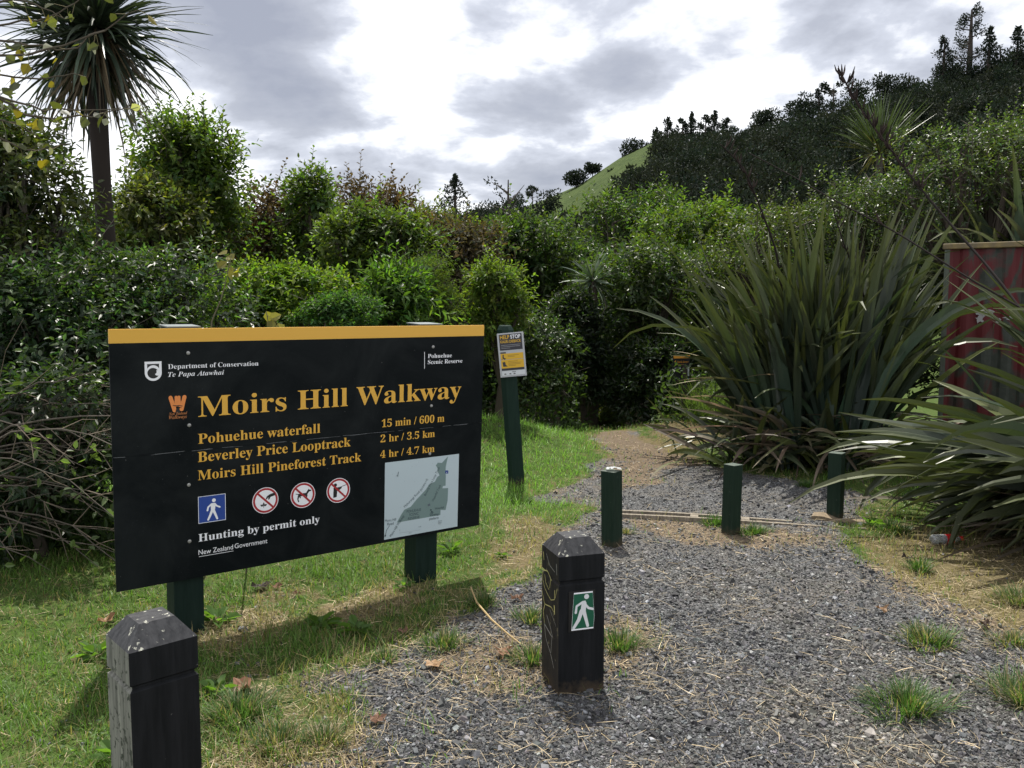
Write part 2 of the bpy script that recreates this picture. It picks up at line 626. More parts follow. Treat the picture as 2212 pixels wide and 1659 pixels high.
class Flat:
    """printed marks on a plane: 2-D shapes stacked in thin layers on a frame (origin, right, up, out)"""
    def __init__(self, o, ex, ey, lift=0.0012):
        self.o, self.ex, self.ey = np.array(o, float), unit(np.array(ex, float)), unit(np.array(ey, float))
        self.n = np.cross(self.ex, self.ey)
        self.mb = MB()
        self.lift = lift
        self.k = 0

    def put(self, v2, faces, col, lift=None):
        v2 = np.asarray(v2, float)
        self.k += 1
        h = (self.lift if lift is None else lift) + 0.00006 * self.k
        v = self.o + v2[:, :1] * self.ex + v2[:, 1:2] * self.ey + self.n * h
        self.mb.add(v, faces, col)

    def poly(self, pts, col, lift=None):
        pts = list(pts)
        a = sum(pts[i][0] * pts[(i + 1) % len(pts)][1] - pts[(i + 1) % len(pts)][0] * pts[i][1] for i in range(len(pts)))
        if a < 0:
            pts = pts[::-1]
        self.put(pts, [tuple(range(len(pts)))], col, lift)

    def disc(self, c, r, col, n=28, lift=None, ry=None):
        ry = ry or r
        self.poly([(c[0] + r * math.cos(i * 2 * math.pi / n), c[1] + ry * math.sin(i * 2 * math.pi / n)) for i in range(n)], col, lift)

    def stroke(self, pts, w, col, caps=True):
        pts = np.asarray(pts, float)
        ws = np.broadcast_to(np.asarray(w, float), (len(pts),))
        t = unit(np.gradient(pts, axis=0))
        nn = np.stack([-t[:, 1], t[:, 0]], 1) * ws[:, None] / 2
        v = np.concatenate([pts + nn, pts - nn])
        k = len(pts)
        self.put(v, [(i + k, i + 1 + k, i + 1, i) for i in range(k - 1)], col)
        if caps:
            for q, ww in ((pts[0], ws[0]), (pts[-1], ws[-1])):
                self.disc(q, ww / 2, col, 12)

    def text(self, s, style, x0, y0, x1=None, cap=None, col=(1, 1, 1), offset=0.0, rot=0.0, align='left'):
        v, f = raw_text(s, style, offset)
        if not len(v):
            return
        key = (style, offset)
        if key not in _CAP:
            hv, _ = raw_text('H', style, offset)
            _CAP[key] = hv[:, 1].max()
        sy = cap / _CAP[key] if cap else None
        lo, hi = v[:, 0].min(), v[:, 0].max()
        sx = (x1 - x0) / (hi - lo) if x1 is not None else sy
        if sy is None:
            sy = sx
        q = np.stack([(v[:, 0] - lo) * sx, v[:, 1] * sy], 1)
        if align == 'centre':
            q[:, 0] -= (hi - lo) * sx / 2
        c, s_ = math.cos(rot), math.sin(rot)
        q = np.stack([q[:, 0] * c - q[:, 1] * s_, q[:, 0] * s_ + q[:, 1] * c], 1) + np.array([x0, y0])
        a = sum(q[f[0][i]][0] * q[f[0][(i + 1) % len(f[0])]][1] - q[f[0][(i + 1) % len(f[0])]][0] * q[f[0][i]][1] for i in range(len(f[0])))
        if a < 0:
            f = [t[::-1] for t in f]
        self.put(q, f, col)

    def build(self, name, mat, parent):
        return self.mb.build(name, mat, parent)


M['print'] = attr_mat('printed_vinyl', 0.45, 0.4)
YEL = (0.66, 0.37, 0.05)
WHT = (0.78, 0.79, 0.83)
BLK = (0.012, 0.013, 0.014)
ORG = (0.68, 0.23, 0.06)


def arc(cx, cy, rx, ry, a0, a1, n=16):
    return [(cx + rx * math.cos(math.radians(a0 + (a1 - a0) * i / (n - 1))), cy + ry * math.sin(math.radians(a0 + (a1 - a0) * i / (n - 1)))) for i in range(n)]


# ------------------------------------------------------------------ the walkway sign
def build_sign():
    def crop(cx, cy):
        return ((300 + cx * .5154) * 2212 / 2997, (930 + cy * .5154) * 2212 / 2997)
    P0 = np.array([-1.76657406, 3.63696375, 1.47627257])
    P1 = np.array([-0.16129149, 4.83682384, 1.47649796])
    P3 = np.array([-1.81053672, 3.68049129, 0.27786836])
    ex, ey = unit(P1 - P0), unit(P0 - P3)
    ey = unit(ey - ex * np.dot(ex, ey))
    out = np.cross(ex, ey)           # towards the viewer
    W, H = 2.004, 1.2

    def uv(cx, cy):                  # a point read off the sign's face -> metres from its top left corner
        d = ray(*crop(cx, cy))
        E = np.array([0, 0, EYE])
        t = np.dot(P0 - E, out) / np.dot(d, out)
        q = E + d * t - P0
        return np.array([np.dot(q, ex), np.dot(q, ey)])

    base = np.array([-1.02, 4.25, 0.0])
    root = thing('walkway_sign', base, 'large black walkway sign board with yellow top stripe on two dark green posts', 'sign')
    off = P0 - base                  # children are built relative to the root

    def fr(lift=0.0012):
        return Flat(off, ex, ey, lift)

    def slab(mb, u0, u1, v0, v1, d0, d1):
        v = [off + ex * u + ey * w + out * d for d in (d0, d1) for (u, w) in ((u0, v0), (u1, v0), (u1, v1), (u0, v1))]
        mb.add(v, [(0, 3, 2, 1), (4, 5, 6, 7), (0, 1, 5, 4), (1, 2, 6, 5), (2, 3, 7, 6), (3, 0, 4, 7)])

    board_m, N, p = principled('sign_black', (0.006, 0.008, 0.009), 0.5, 0.06)
    tc = N.add('ShaderNodeTexCoord')
    n1 = N.noise(tc.outputs['Object'], 120, 3, 0.6)
    n2 = N.noise(tc.outputs['Object'], 3.0, 5, 0.6)
    N.link(N.mix(N.ramp(N.math('ADD', n1, N.math('MULTIPLY', n2, 0.25)), [(0.80, (0, 0, 0)), (0.88, (0.5, 0.5, 0.5))]), N.ramp(N.noise(tc.outputs['Object'], 2.2, 7, 0.68, 0.8), [(0.40, (0.005, 0.007, 0.008)), (0.72, (0.015, 0.018, 0.019))]), (0.04, 0.045, 0.05)), p.inputs['Base Color'])
    N.link(N.ramp(n2, [(0.3, (0.36, 0.36, 0.36)), (0.7, (0.55, 0.55, 0.55))]), p.inputs['Roughness'])
    seam = [uv(50, 797), uv(2147, 597)]
    sv = (seam[0][1] + seam[1][1]) / 2
    top = uv(34, 147)[1]
    mb = MB()
    slab(mb, 0, W, sv + 0.0008, top, -0.012, 0)
    slab(mb, 0, W, -H, sv - 0.0008, -0.012, 0)
    slab(mb, 0.01, W - 0.01, sv - 0.03, sv + 0.03, -0.022, -0.0122)
    mb.build('board', board_m, root)
    ym, N, p = principled('sign_yellow', YEL, 0.4, 0.4)
    mb = MB()
    slab(mb, 0, W, top + 0.0004, 0, -0.012, 0.0)
    mb.build('header_strip', ym, root)
    seam_f = fr(0.0006)
    rs = np.random.default_rng(3)
    for i in range(26):
        u0 = rs.uniform(0.0, W - 0.1)
        seam_f.stroke([(u0, sv + rs.normal(0, .001)), (u0 + rs.uniform(.02, .12), sv + rs.normal(0, .001))], rs.uniform(.0006, .0016), (0.16, 0.17, 0.18), caps=False)
    for i in range(25):
        seam_f.disc((rs.uniform(0, W), rs.uniform(-H, top)), rs.uniform(.0007, .002), (0.12, 0.12, 0.12), 7)
    seam_f.build('scuff_marks', M['print'], root)

    # posts behind the board, square timber with metal caps
    post_m = wood_mat('post_green', (0.006, 0.015, 0.012), (0.011, 0.023, 0.019), 0.6, spec=.12)
    cap_m, _, _ = principled('post_cap_metal', (0.13, 0.15, 0.155), 0.6, 0.3, 0.2)
    for uu, gx, gy in ((0.325, None, None), (1.655, None, None)):
        mb = MB()
        w2 = 0.070
        lo = off + ex * uu - out * 0.091
        down = -ey
        zt, zb = 0.002, -(H + 0.36)
        v = []
        for d in (zb, zt):
            for a, b in ((-w2, -w2), (w2, -w2), (w2, w2), (-w2, w2)):
                v.append(lo + ex * a + (-out) * b * 1.0 + ey * d)
        v = np.array(v)
        mb.add(v, [(0, 3, 2, 1), (4, 5, 6, 7), (0, 1, 5, 4), (1, 2, 6, 5), (2, 3, 7, 6), (3, 0, 4, 7)][0:1] + [(4, 7, 6, 5), (0, 4, 5, 1), (1, 5, 6, 2), (2, 6, 7, 3), (3, 7, 4, 0)])
        po = mb.build('post', post_m, root, bevel=0.006)
        mb = MB()
        v = []
        for d, g in ((zt + 0.001, w2 + 0.005), (zt + 0.007, w2 + 0.005)):
            for a, b in ((-g, -g), (g, -g), (g, g), (-g, g)):
                v.append(lo + ex * a - out * b + ey * d)
        mb.add(np.array(v), [(0, 1, 2, 3), (4, 7, 6, 5), (0, 4, 5, 1), (1, 5, 6, 2), (2, 6, 7, 3), (3, 7, 4, 0)])
        mb.build('post_cap', cap_m, po)

    # bolts
    bolt_m, _, _ = principled('bolt_steel', (0.32, 0.32, 0.31), 0.5, 0.5, 0.5)
    for b in ((486, 200), (1877, 165), (492, 610), (1867, 500), (490, 949), (1858, 772), (494, 1269)):
        u, v = uv(*b)
        mb = MB()
        c = off + ex * u + ey * v
        mb.tube([c + out * 0.0003, c + out * 0.0035, c + out * 0.0055], [0.009, 0.0085, 0.004], 10)
        mb.build('bolt', bolt_m, root, smooth=False)

    def line(f, s, style, a, bx, topy, col, offset=0.0):
        """lettering from crop pixel a to column bx, capitals reaching row topy"""
        p0 = uv(*a)
        p1 = uv(bx, a[1] - (bx - a[0]) * 0.06)
        ct = uv(a[0] + 8, topy)
        f.text(s, style, p0[0], p0[1], p1[0], ct[1] - p0[1], col, offset)

    f = fr()
    line(f, 'Moirs Hill Walkway', 'serif', (543, 563), 2035, 447, YEL)
    f.build('title_lettering', M['print'], root)
    f = fr()
    for s, a, bx, ty in (('Pohuehue waterfall', (543, 716), 1236, 659), ('Beverley Price Looptrack', (541, 820), 1408, 762), ('Moirs Hill Pineforest Track', (541, 923), 1468, 867)):
        f = fr()
        line(f, s, 'serif', a, bx, ty, YEL)
        f.build('track_lettering', M['print'], root)
    for s, a, bx, ty in (('15 min / 600 m', (1585, 622), 1940, 578), ('2 hr / 3.5 km', (1578, 708), 1886, 666), ('4 hr / 4.7 km', (1576, 797), 1884, 755)):
        f = fr()
        line(f, s, 'serif', a, bx, ty, YEL)
        f.build('time_lettering', M['print'], root)
    f = fr()
    line(f, 'Department of Conservation', 'serif', (372, 291), 885, 264, WHT, -0.006)
    line(f, 'Te Papa Atawhai', 'italic', (372, 336), 690, 309, WHT, -0.004)
    f.build('department_lettering', M['print'], root)
    f = fr()
    line(f, 'Pohuehue', 'serif', (1847, 229), 1983, 206, WHT, -0.003)
    line(f, 'Scenic Reserve', 'serif', (1847, 263), 2043, 240, WHT, -0.003)
    f.stroke([uv(1828, 194), uv(1828, 289)], 0.0032, WHT, caps=False)
    f.build('reserve_lettering', M['print'], root)
    f = fr()
    line(f, 'Hunting by permit only', 'serif', (545, 1272), 1233, 1228, WHT)
    f.build('hunting_lettering', M['print'], root)
    f = fr()
    line(f, 'New Zealand', 'sans', (545, 1347), 741, 1318, WHT)
    line(f, 'Government', 'sans', (750, 1310), 936, 1282, WHT)
    a = uv(547, 1357)
    b = uv(743, 1325)
    f.stroke([a, (b[0], a[1])], 0.0022, WHT, caps=False)
    f.build('government_lettering', M['print'], root)

    # shield emblem: outlined shield with a curling wave inside
    f = fr()
    a, b = uv(238, 250), uv(337, 356)
    cx, w = (a[0] + b[0]) / 2, (b[0] - a[0])
    ty, by = a[1], b[1]
    R = w / 2
    f.poly([(cx - R, ty), (cx + R, ty)] + arc(cx, by + R, R, R, 0, -180, 26), WHT)
    r = R * 0.70
    f.poly([(cx - r, ty - R * .30), (cx + r, ty - R * .30)] + arc(cx, by + R, r, r, 0, -180, 26), BLK)
    cyw = by + R
    f.stroke(arc(cx - R * .02, cyw, R * .74, R * .80, 168, 25, 20), [R * (.14 + .2 * math.sin(math.pi * i / 24)) for i in range(20)], WHT)
    f.disc((cx + R * .50, cyw - R * .02), R * .34, WHT)
    f.disc((cx + R * .12, cyw + R * .12), R * .27, BLK)
    f.stroke(arc(cx - R * .02, cyw + R * .02, R * .72, R * .80, 150, 40, 14), R * .2, WHT)
    f.build('shield_emblem', M['print'], root)

    # walkways emblem: an orange W cut by a curling path
    f = fr()
    a, b = uv(376, 452), uv(476, 530)
    x, y, w, h = a[0], b[1], b[0] - a[0], a[1] - b[1]
    for pts, wd in (([(.10, .97), (.32, .10)], .24), ([(.42, .97), (.36, .42)], .20), ([(.58, .97), (.64, .42)], .20), ([(.90, .97), (.72, .16)], .24)):
        f.stroke([(x + q[0] * w, y + q[1] * h) for q in pts], wd * w, ORG)
    f.poly([(x + .30 * w, y + .36 * h), (x + .72 * w, y + .36 * h), (x + .66 * w, y + .95 * h), (x + .34 * w, y + .95 * h)], ORG)
    for k in (.30, .70):
        f.poly([(x + (k - .035) * w, y + 1.08 * h), (x + (k + .035) * w, y + 1.08 * h), (x + k * w + (.02 if k < .5 else -.02) * w, y + .55 * h)], BLK)
    f.stroke([(x + q[0] * w, y + q[1] * h) for q in ((.22, .46), (.4, .40), (.62, .42), (.80, .36))], [.03 * w, .06 * w, .05 * w, .02 * w], BLK)
    f.stroke([(x + q[0] * w, y + q[1] * h) for q in ((.50, .0), (.48, .14), (.55, .26), (.72, .31))], [.26 * w, .18 * w, .07 * w, .03 * w], BLK)
    dk = (0.40, 0.15, 0.05)
    line(f, 'New Zealand', 'italic', (377, 554), 480, 538, dk, 0.0)
    line(f, 'Walkways', 'italic', (376, 576), 478, 556, dk, 0.0)
    f.build('walkways_emblem', M['print'], root)

    # blue walking pictogram
    f = fr()
    a, b = uv(542, 1017), uv(700, 1148)
    x, y, w, h = a[0], uv(543, 1170)[1], b[0] - a[0], a[1] - uv(543, 1170)[1]
    f.poly([(x, y), (x + w, y), (x + w, y + h), (x, y + h)], WHT)
    g = w * .018
    f.poly([(x + g, y + g), (x + w - g, y + g), (x + w - g, y + h - g), (x + g, y + h - g)], (0.018, 0.055, 0.27))
    q = lambda u, v: (x + u * w, y + v * h)
    f.disc(q(.57, .80), w * .07, WHT)
    f.poly([q(.46, .70), q(.60, .70), q(.64, .66), q(.60, .42), q(.46, .42), q(.45, .60)], WHT)
    f.stroke([q(.48, .66), q(.36, .57), q(.33, .45)], w * .065, WHT)
    f.stroke([q(.60, .67), q(.67, .58), q(.78, .52)], w * .06, WHT)
    f.stroke([q(.50, .43), q(.42, .24), q(.35, .10)], [w * .10, w * .085, w * .07], WHT)
    f.stroke([q(.55, .43), q(.62, .26), q(.68, .10)], [w * .10, w * .085, w * .07], WHT)
    f.build('walking_pictogram', M['print'], root)

    # three round prohibition marks
    RED = (0.34, 0.022, 0.028)
    for k, (c, top_) in enumerate((((925, 1037), (925, 963)), ((1138, 1007), (1138, 935)), ((1339, 980), (1339, 910)))):
        c, t = uv(*c), uv(*top_)
        R = t[1] - c[1]
        f = fr()
        f.disc(c, R, WHT, 40)
        f.disc(c, R * .95, RED, 40)
        f.disc(c, R * .79, WHT, 40)
        q = lambda u, v: (c[0] + u * R, c[1] + v * R)
        if k == 0:                   # a hand picking a plant
            f.poly([q(.72, .52), q(.35, .45), q(.10, .30), q(.02, .10), q(.10, .06), q(.22, .22), q(.20, .04), q(.28, .02), q(.40, .22), q(.74, .30)], BLK)
            for ang in (90, 25, 155):
                ca, sa = math.cos(math.radians(ang)), math.sin(math.radians(ang))
                L = .30
                pts = [(0, 0), (L * .5, .085), (L, 0), (L * .5, -.085)]
                f.poly([q(-.14 + px * ca - py * sa, -.42 + px * sa + py * ca) for px, py in pts], BLK)
            f.stroke([q(-.14, -.40), q(-.14, -.55)], R * .03, BLK)
        elif k == 1:                 # a dog
            f.poly([q(-.44, .14), q(-.30, .14), q(.30, .16), q(.36, .02), q(.32, -.10), q(.12, -.08), q(-.10, -.06), q(-.34, -.10)], BLK)
            f.poly([q(.24, .14), q(.40, .38), q(.46, .46), q(.52, .38), q(.66, .34), q(.68, .26), q(.50, .22), q(.36, .04)], BLK)
            f.stroke([q(-.42, .12), q(-.56, .15)], R * .06, BLK)
            f.stroke([q(-.36, -.04), q(-.42, -.26), q(-.36, -.46)], [R * .14, R * .09, R * .09], BLK)
            f.stroke([q(-.26, -.06), q(-.22, -.18)], R * .09, BLK)
            f.stroke([q(.30, -.04), q(.28, -.26), q(.32, -.36)], [R * .13, R * .08, R * .08], BLK)
        else:                        # a man aiming a gun
            f.disc(q(-.26, .46), R * .14, BLK)
            f.poly([q(-.42, .26), q(-.14, .30), q(-.10, .02), q(-.14, -.52), q(-.44, -.56)], BLK)
            f.stroke([q(-.16, .20), q(.10, .08), q(.24, .20)], R * .10, BLK)
            f.poly([q(-.10, .26), q(.26, .28), q(.26, .16), q(.10, .14), q(-.10, .14)], BLK)
            f.stroke([q(.2, .27), q(.66, .38)], R * .05, BLK)
        f.stroke([q(-.58, .58), q(.58, -.58)], R * .15, RED, caps=False)
        f.build('prohibition_mark', M['print'], root)

    # map panel
    f = fr(0.0025)
    mp = M['print']
    a, b, c_, d = uv(1603, 823), uv(2023, 778), uv(2011, 1188), uv(1597, 1257)
    x, w = a[0], b[0] - a[0]
    y0 = (c_[1] + d[1]) / 2
    h = a[1] - y0
    f.poly([(x, y0), (x + w, y0), (x + w, y0 + h), (x, y0 + h)], (0.44, 0.53, 0.57))

    def mq(cx, cy):                  # from pixels of a close-up of the map panel
        sx, sy = 1100 + cx * 260 / 1540, 1320 + cy * 280 / 1659
        return uv((sx - 300) / .5154, (sy - 930) / .5154)
    f.poly([mq(*q) for q in ((1248, 90), (1140, 205), (1070, 200), (1035, 250), (1062, 290), (1068, 360), (1100, 420), (1060, 450), (1020, 530), (920, 575), (860, 670),
                             (700, 840), (600, 965), (490, 1015), (430, 1110), (360, 1240), (820, 1160), (1115, 1108), (1118, 1020), (1205, 1022), (1240, 860), (1250, 640),
                             (1150, 645), (1160, 605), (1205, 600), (1210, 420), (1205, 380), (1208, 270))], (0.16, 0.235, 0.23))
    pm = [mq(1200, 335), mq(1252, 335), mq(1252, 390), mq(1200, 390)]
    f.poly(pm, (0.01, 0.04, 0.22))
    dk = (0.03, 0.05, 0.06)

    def mt(s, a, b, cap=0.015, col=dk):
        p0, p1 = mq(*a), mq(*b)
        L = np.hypot(*(p1 - p0))
        v0 = len(s)
        f.text(s, 'sans', p0[0], p0[1], p0[0] + L, cap, col, 0.0, math.atan2(p1[1] - p0[1], p1[0] - p0[0]))
    f.text('P', 'sans', (pm[0][0] + pm[1][0]) / 2, pm[2][1] + .004, None, 0.007, WHT, 0.015, 0, 'centre')
    mt('Mahurangi Road', (500, 985), (760, 715))
    mt('(forestry rd)', (785, 700), (900, 490))
    mt('Beverly Price Loop Track', (860, 780), (1110, 285), 0.015)
    mt('Waterfall Track', (995, 880), (1130, 590), 0.015)
    mt('POHUEHUE', (530, 1070), (778, 1035), 0.015)
    mt('SCENIC', (575, 1125), (735, 1103), 0.015)
    mt('RESERVE', (552, 1195), (752, 1165), 0.015)
    mt('Moirs Hill', (155, 1232), (345, 1203), 0.015)
    mt('Road', (195, 1288), (302, 1272), 0.015)
    mt('Moirs Hill Walkway', (262, 1490), (492, 1125), 0.015)
    mt('Viewing', (928, 1130), (1080, 1108), 0.014)
    mt('platform', (922, 1195), (1082, 1172), 0.014)
    mt('Waterfall', (1015, 1015), (1172, 990), 0.012)
    mt('0.8', (735, 1322), (780, 1315), 0.007, (0.15, 0.2, 0.22))
    mt('km', (570, 1428), (612, 1422), 0.007, (0.15, 0.2, 0.22))
    mt('0', (400, 1380), (414, 1378), 0.007, (0.15, 0.2, 0.22))
    lg = (0.27, 0.33, 0.36)
    f.stroke([mq(405, 1395), mq(405, 1420), mq(760, 1365), mq(760, 1345)], 0.0012, lg, caps=False)
    f.stroke([mq(230, 1295), mq(180, 1370), mq(158, 1465)], 0.003, dk)
    f.poly([mq(143, 1460), mq(175, 1455), mq(155, 1492)], dk)
    f.disc(mq(948, 1018), 0.0045, dk)
    f.stroke([mq(960, 1040), mq(978, 1085)], 0.003, dk)
    f.stroke([mq(948, 1080), mq(960, 1040), mq(990, 1062)], 0.003, dk)
    f.stroke([mq(345, 432), mq(375, 415), mq(385, 360)], 0.002, dk)
    f.stroke([mq(372, 440), mq(385, 360)], 0.0028, dk)
    f.poly([mq(888, 925), mq(930, 905), mq(938, 940), mq(900, 955)], (0.10, 0.12, 0.15))
    f.poly([mq(1072, 1205), mq(1140, 1195), mq(1132, 1240), mq(1102, 1270), mq(1080, 1250)], (0.22, 0.28, 0.30))
    f.poly([mq(1080, 1212), mq(1133, 1204), mq(1126, 1238), mq(1102, 1260), mq(1086, 1244)], (0.44, 0.53, 0.57))
    mt('1', (1096, 1245), (1110, 1243), 0.009, (0.1, 0.12, 0.14))
    rs = np.random.default_rng(5)
    for i in range(40):
        f.disc((x + rs.uniform(.02, .98) * w, y0 + rs.uniform(.02, .98) * h), rs.uniform(.0006, .0016), (0.2, 0.25, 0.27), 6)
    f.build('map_panel', mp, root)


build_sign()


# ------------------------------------------------------------------ big bollards with pyramid tops
def square_stack(mb, rings, z_mat=None, mats=None):
    """square prism through rings (z, half size); mats per side"""
    for i in range(len(rings) - 1):
        (z0, a0), (z1, a1) = rings[i], rings[i + 1]
        q0 = [(-a0, -a0, z0), (a0, -a0, z0), (a0, a0, z0), (-a0, a0, z0)]
        q1 = [(-a1, -a1, z1), (a1, -a1, z1), (a1, a1, z1), (-a1, a1, z1)]
        for k in range(4):
            k2 = (k + 1) % 4
            mb.add([q0[k], q0[k2], q1[k2], q1[k]], [(0, 1, 2, 3)], None, mats[k] if mats and z1 <= 0.58 else (2 if mats and z0 >= 0.57 else 0))
    z, a = rings[-1]
    mb.add([(-a, -a, z), (a, -a, z), (a, a, z), (-a, a, z)], [(0, 1, 2, 3)], None, 2 if mats else 0)


RINGS = [(-0.08, 0.100), (0.455, 0.100), (0.462, 0.091), (0.470, 0.091), (0.477, 0.100), (0.575, 0.100), (0.637, 0.052)]
M['blk_wood'] = wood_mat('bollard_black', (0.006, 0.007, 0.008), (0.013, 0.014, 0.016), 0.55, (0.12, 0.12, 0.11), 0.81, spec=.12, mud=True)
M['blk_cap'] = wood_mat('bollard_cap', (0.016, 0.017, 0.020), (0.045, 0.046, 0.050), 0.6, (0.40, 0.40, 0.34), 0.72, spec=.2)
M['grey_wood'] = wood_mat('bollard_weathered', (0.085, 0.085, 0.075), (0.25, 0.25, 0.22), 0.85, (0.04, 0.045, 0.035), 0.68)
M['worn_wood'] = wood_mat('bollard_worn', (0.012, 0.012, 0.015), (0.038, 0.034, 0.028), 0.6, (0.13, 0.12, 0.08), 0.74, spec=.15, mud=True)


def build_bollards():
    ang = math.radians(17.5)
    c1 = np.array([0.187, 3.240]) + 0.1 * np.array([math.cos(ang) - math.sin(ang), math.sin(ang) + math.cos(ang)])
    b1 = thing('bollard', (c1[0], c1[1], 0), 'black square bollard with a green walker plate and scratched graffiti', 'bollard', 'square bollards with pyramid tops', ang)
    mb = MB()
    square_stack(mb, RINGS, mats=[0, 0, 0, 1])
    mb.build('post', [M['blk_wood'], M['worn_wood'], M['blk_cap']], b1, bevel=0.0035)
    # walker plate on the front face (local -Y)
    f = Flat((0.0, -0.1, 0.0), (1, 0, 0), (0, 0, 1), 0.0045)
    mb = MB()
    mb.box((-0.058, -0.103, 0.262), (0.058, -0.1003, 0.430))
    plate_m, _, _ = principled('plate_back', (0.006, 0.006, 0.006), 0.5)
    pl = mb.build('marker_plate', plate_m, b1, bevel=0.001)
    x0, x1, y0, y1 = -0.040, 0.050, 0.268, 0.424
    f.poly([(x0 - .006, y0), (x1, y0), (x1 + .004, y0 + .05), (x1 - .004, y1), (x0 + .004, y1)], WHT)
    f.poly([(x0 - .004, y0 + .006), (x1, y0 + .006), (x1 + .003, y0 + .05), (x1 - .004, y1 - .006), (x0 + .004, y1 - .006)], (0.005, 0.085, 0.045))
    q = lambda u, v: (x0 + u * (x1 - x0), y0 + v * (y1 - y0))
    sv = (0.62, 0.64, 0.66)
    f.disc(q(.66, .87), .0105, sv)
    f.poly([q(.44, .76), q(.60, .77), q(.66, .70), q(.62, .48), q(.36, .48), q(.40, .62)], sv)
    f.stroke([q(.48, .735), q(.18, .64), q(.14, .47)], .010, sv)
    f.stroke([q(.60, .66), q(.76, .56), q(.96, .525)], .010, sv)
    f.stroke([q(.42, .50), q(.28, .27), q(.04, .07)], [.018, .015, .012], sv)
    f.stroke([q(.52, .50), q(.62, .30), q(.72, .09)], [.017, .014, .012], sv)
    f.build('walker_mark', M['print'], pl)
    # graffiti scratched and sprayed on the left face (local -X); u runs from the far edge to the near edge
    f = Flat((-0.1, 0.1, 0.0), (0, -1, 0), (0, 0, 1), 0.0008)
    g, gy = (0.26, 0.26, 0.25), (0.42, 0.39, 0.16)
    k = lambda u, v: (u * 0.2, v)
    for pts, w, c in (([(.10, .44), (.35, .455), (.6, .42)], .006, gy), ([(.08, .44), (.05, .39), (.2, .34), (.55, .305), (.8, .33), (.92, .40)], .0045, gy),
                      ([(.2, .42), (.25, .38), (.45, .355)], .005, gy), ([(.55, .42), (.5, .37)], .005, gy), ([(.8, .38), (.78, .34)], .006, gy),
                      ([(.04, .31), (.2, .25), (.6, .27), (.75, .255)], .005, gy), ([(.78, .29), (.8, .25)], .012, gy), ([(.22, .25), (.12, .20), (.2, .14)], .006, gy),
                      ([(.3, .55), (.5, .50), (.8, .485)], .004, g), ([(.12, .545), (.16, .505)], .007, gy), ([(.9, .535), (.93, .48)], .006, g),
                      ([(.35, .20), (.55, .155), (.7, .11)], .005, g), ([(.22, .135), (.45, .12), (.68, .105)], .006, g), ([(.22, .13), (.3, .06), (.6, .0), (.66, .10)], .0045, g),
                      ([(.6, .0), (.7, -.03), (.78, -.06)], .005, g), ([(.55, .25), (.9, .19)], .003, g)):
        pts = np.array(pts, float)
        pts[:, 1] = 0.10 + (pts[:, 1] + 0.06) * 0.74
        t = np.linspace(0, len(pts) - 1, 14)
        xs, ys = np.interp(t, range(len(pts)), pts[:, 0]), np.interp(t, range(len(pts)), pts[:, 1])
        f.stroke(np.stack([xs * .2, ys], 1), w * np.linspace(1.0, .7, 14), c)
    f.build('graffiti', M['print'], b1)

    ang = math.radians(43)
    fc = np.array([-1.099, 2.300])
    c2 = fc + 0.1 * np.array([math.cos(ang) - math.sin(ang), math.sin(ang) + math.cos(ang)])
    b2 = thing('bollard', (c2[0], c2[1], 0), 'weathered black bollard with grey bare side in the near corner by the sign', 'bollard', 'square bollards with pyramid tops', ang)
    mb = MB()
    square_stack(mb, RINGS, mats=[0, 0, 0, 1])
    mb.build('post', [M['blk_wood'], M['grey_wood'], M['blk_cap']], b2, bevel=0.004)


build_bollards()


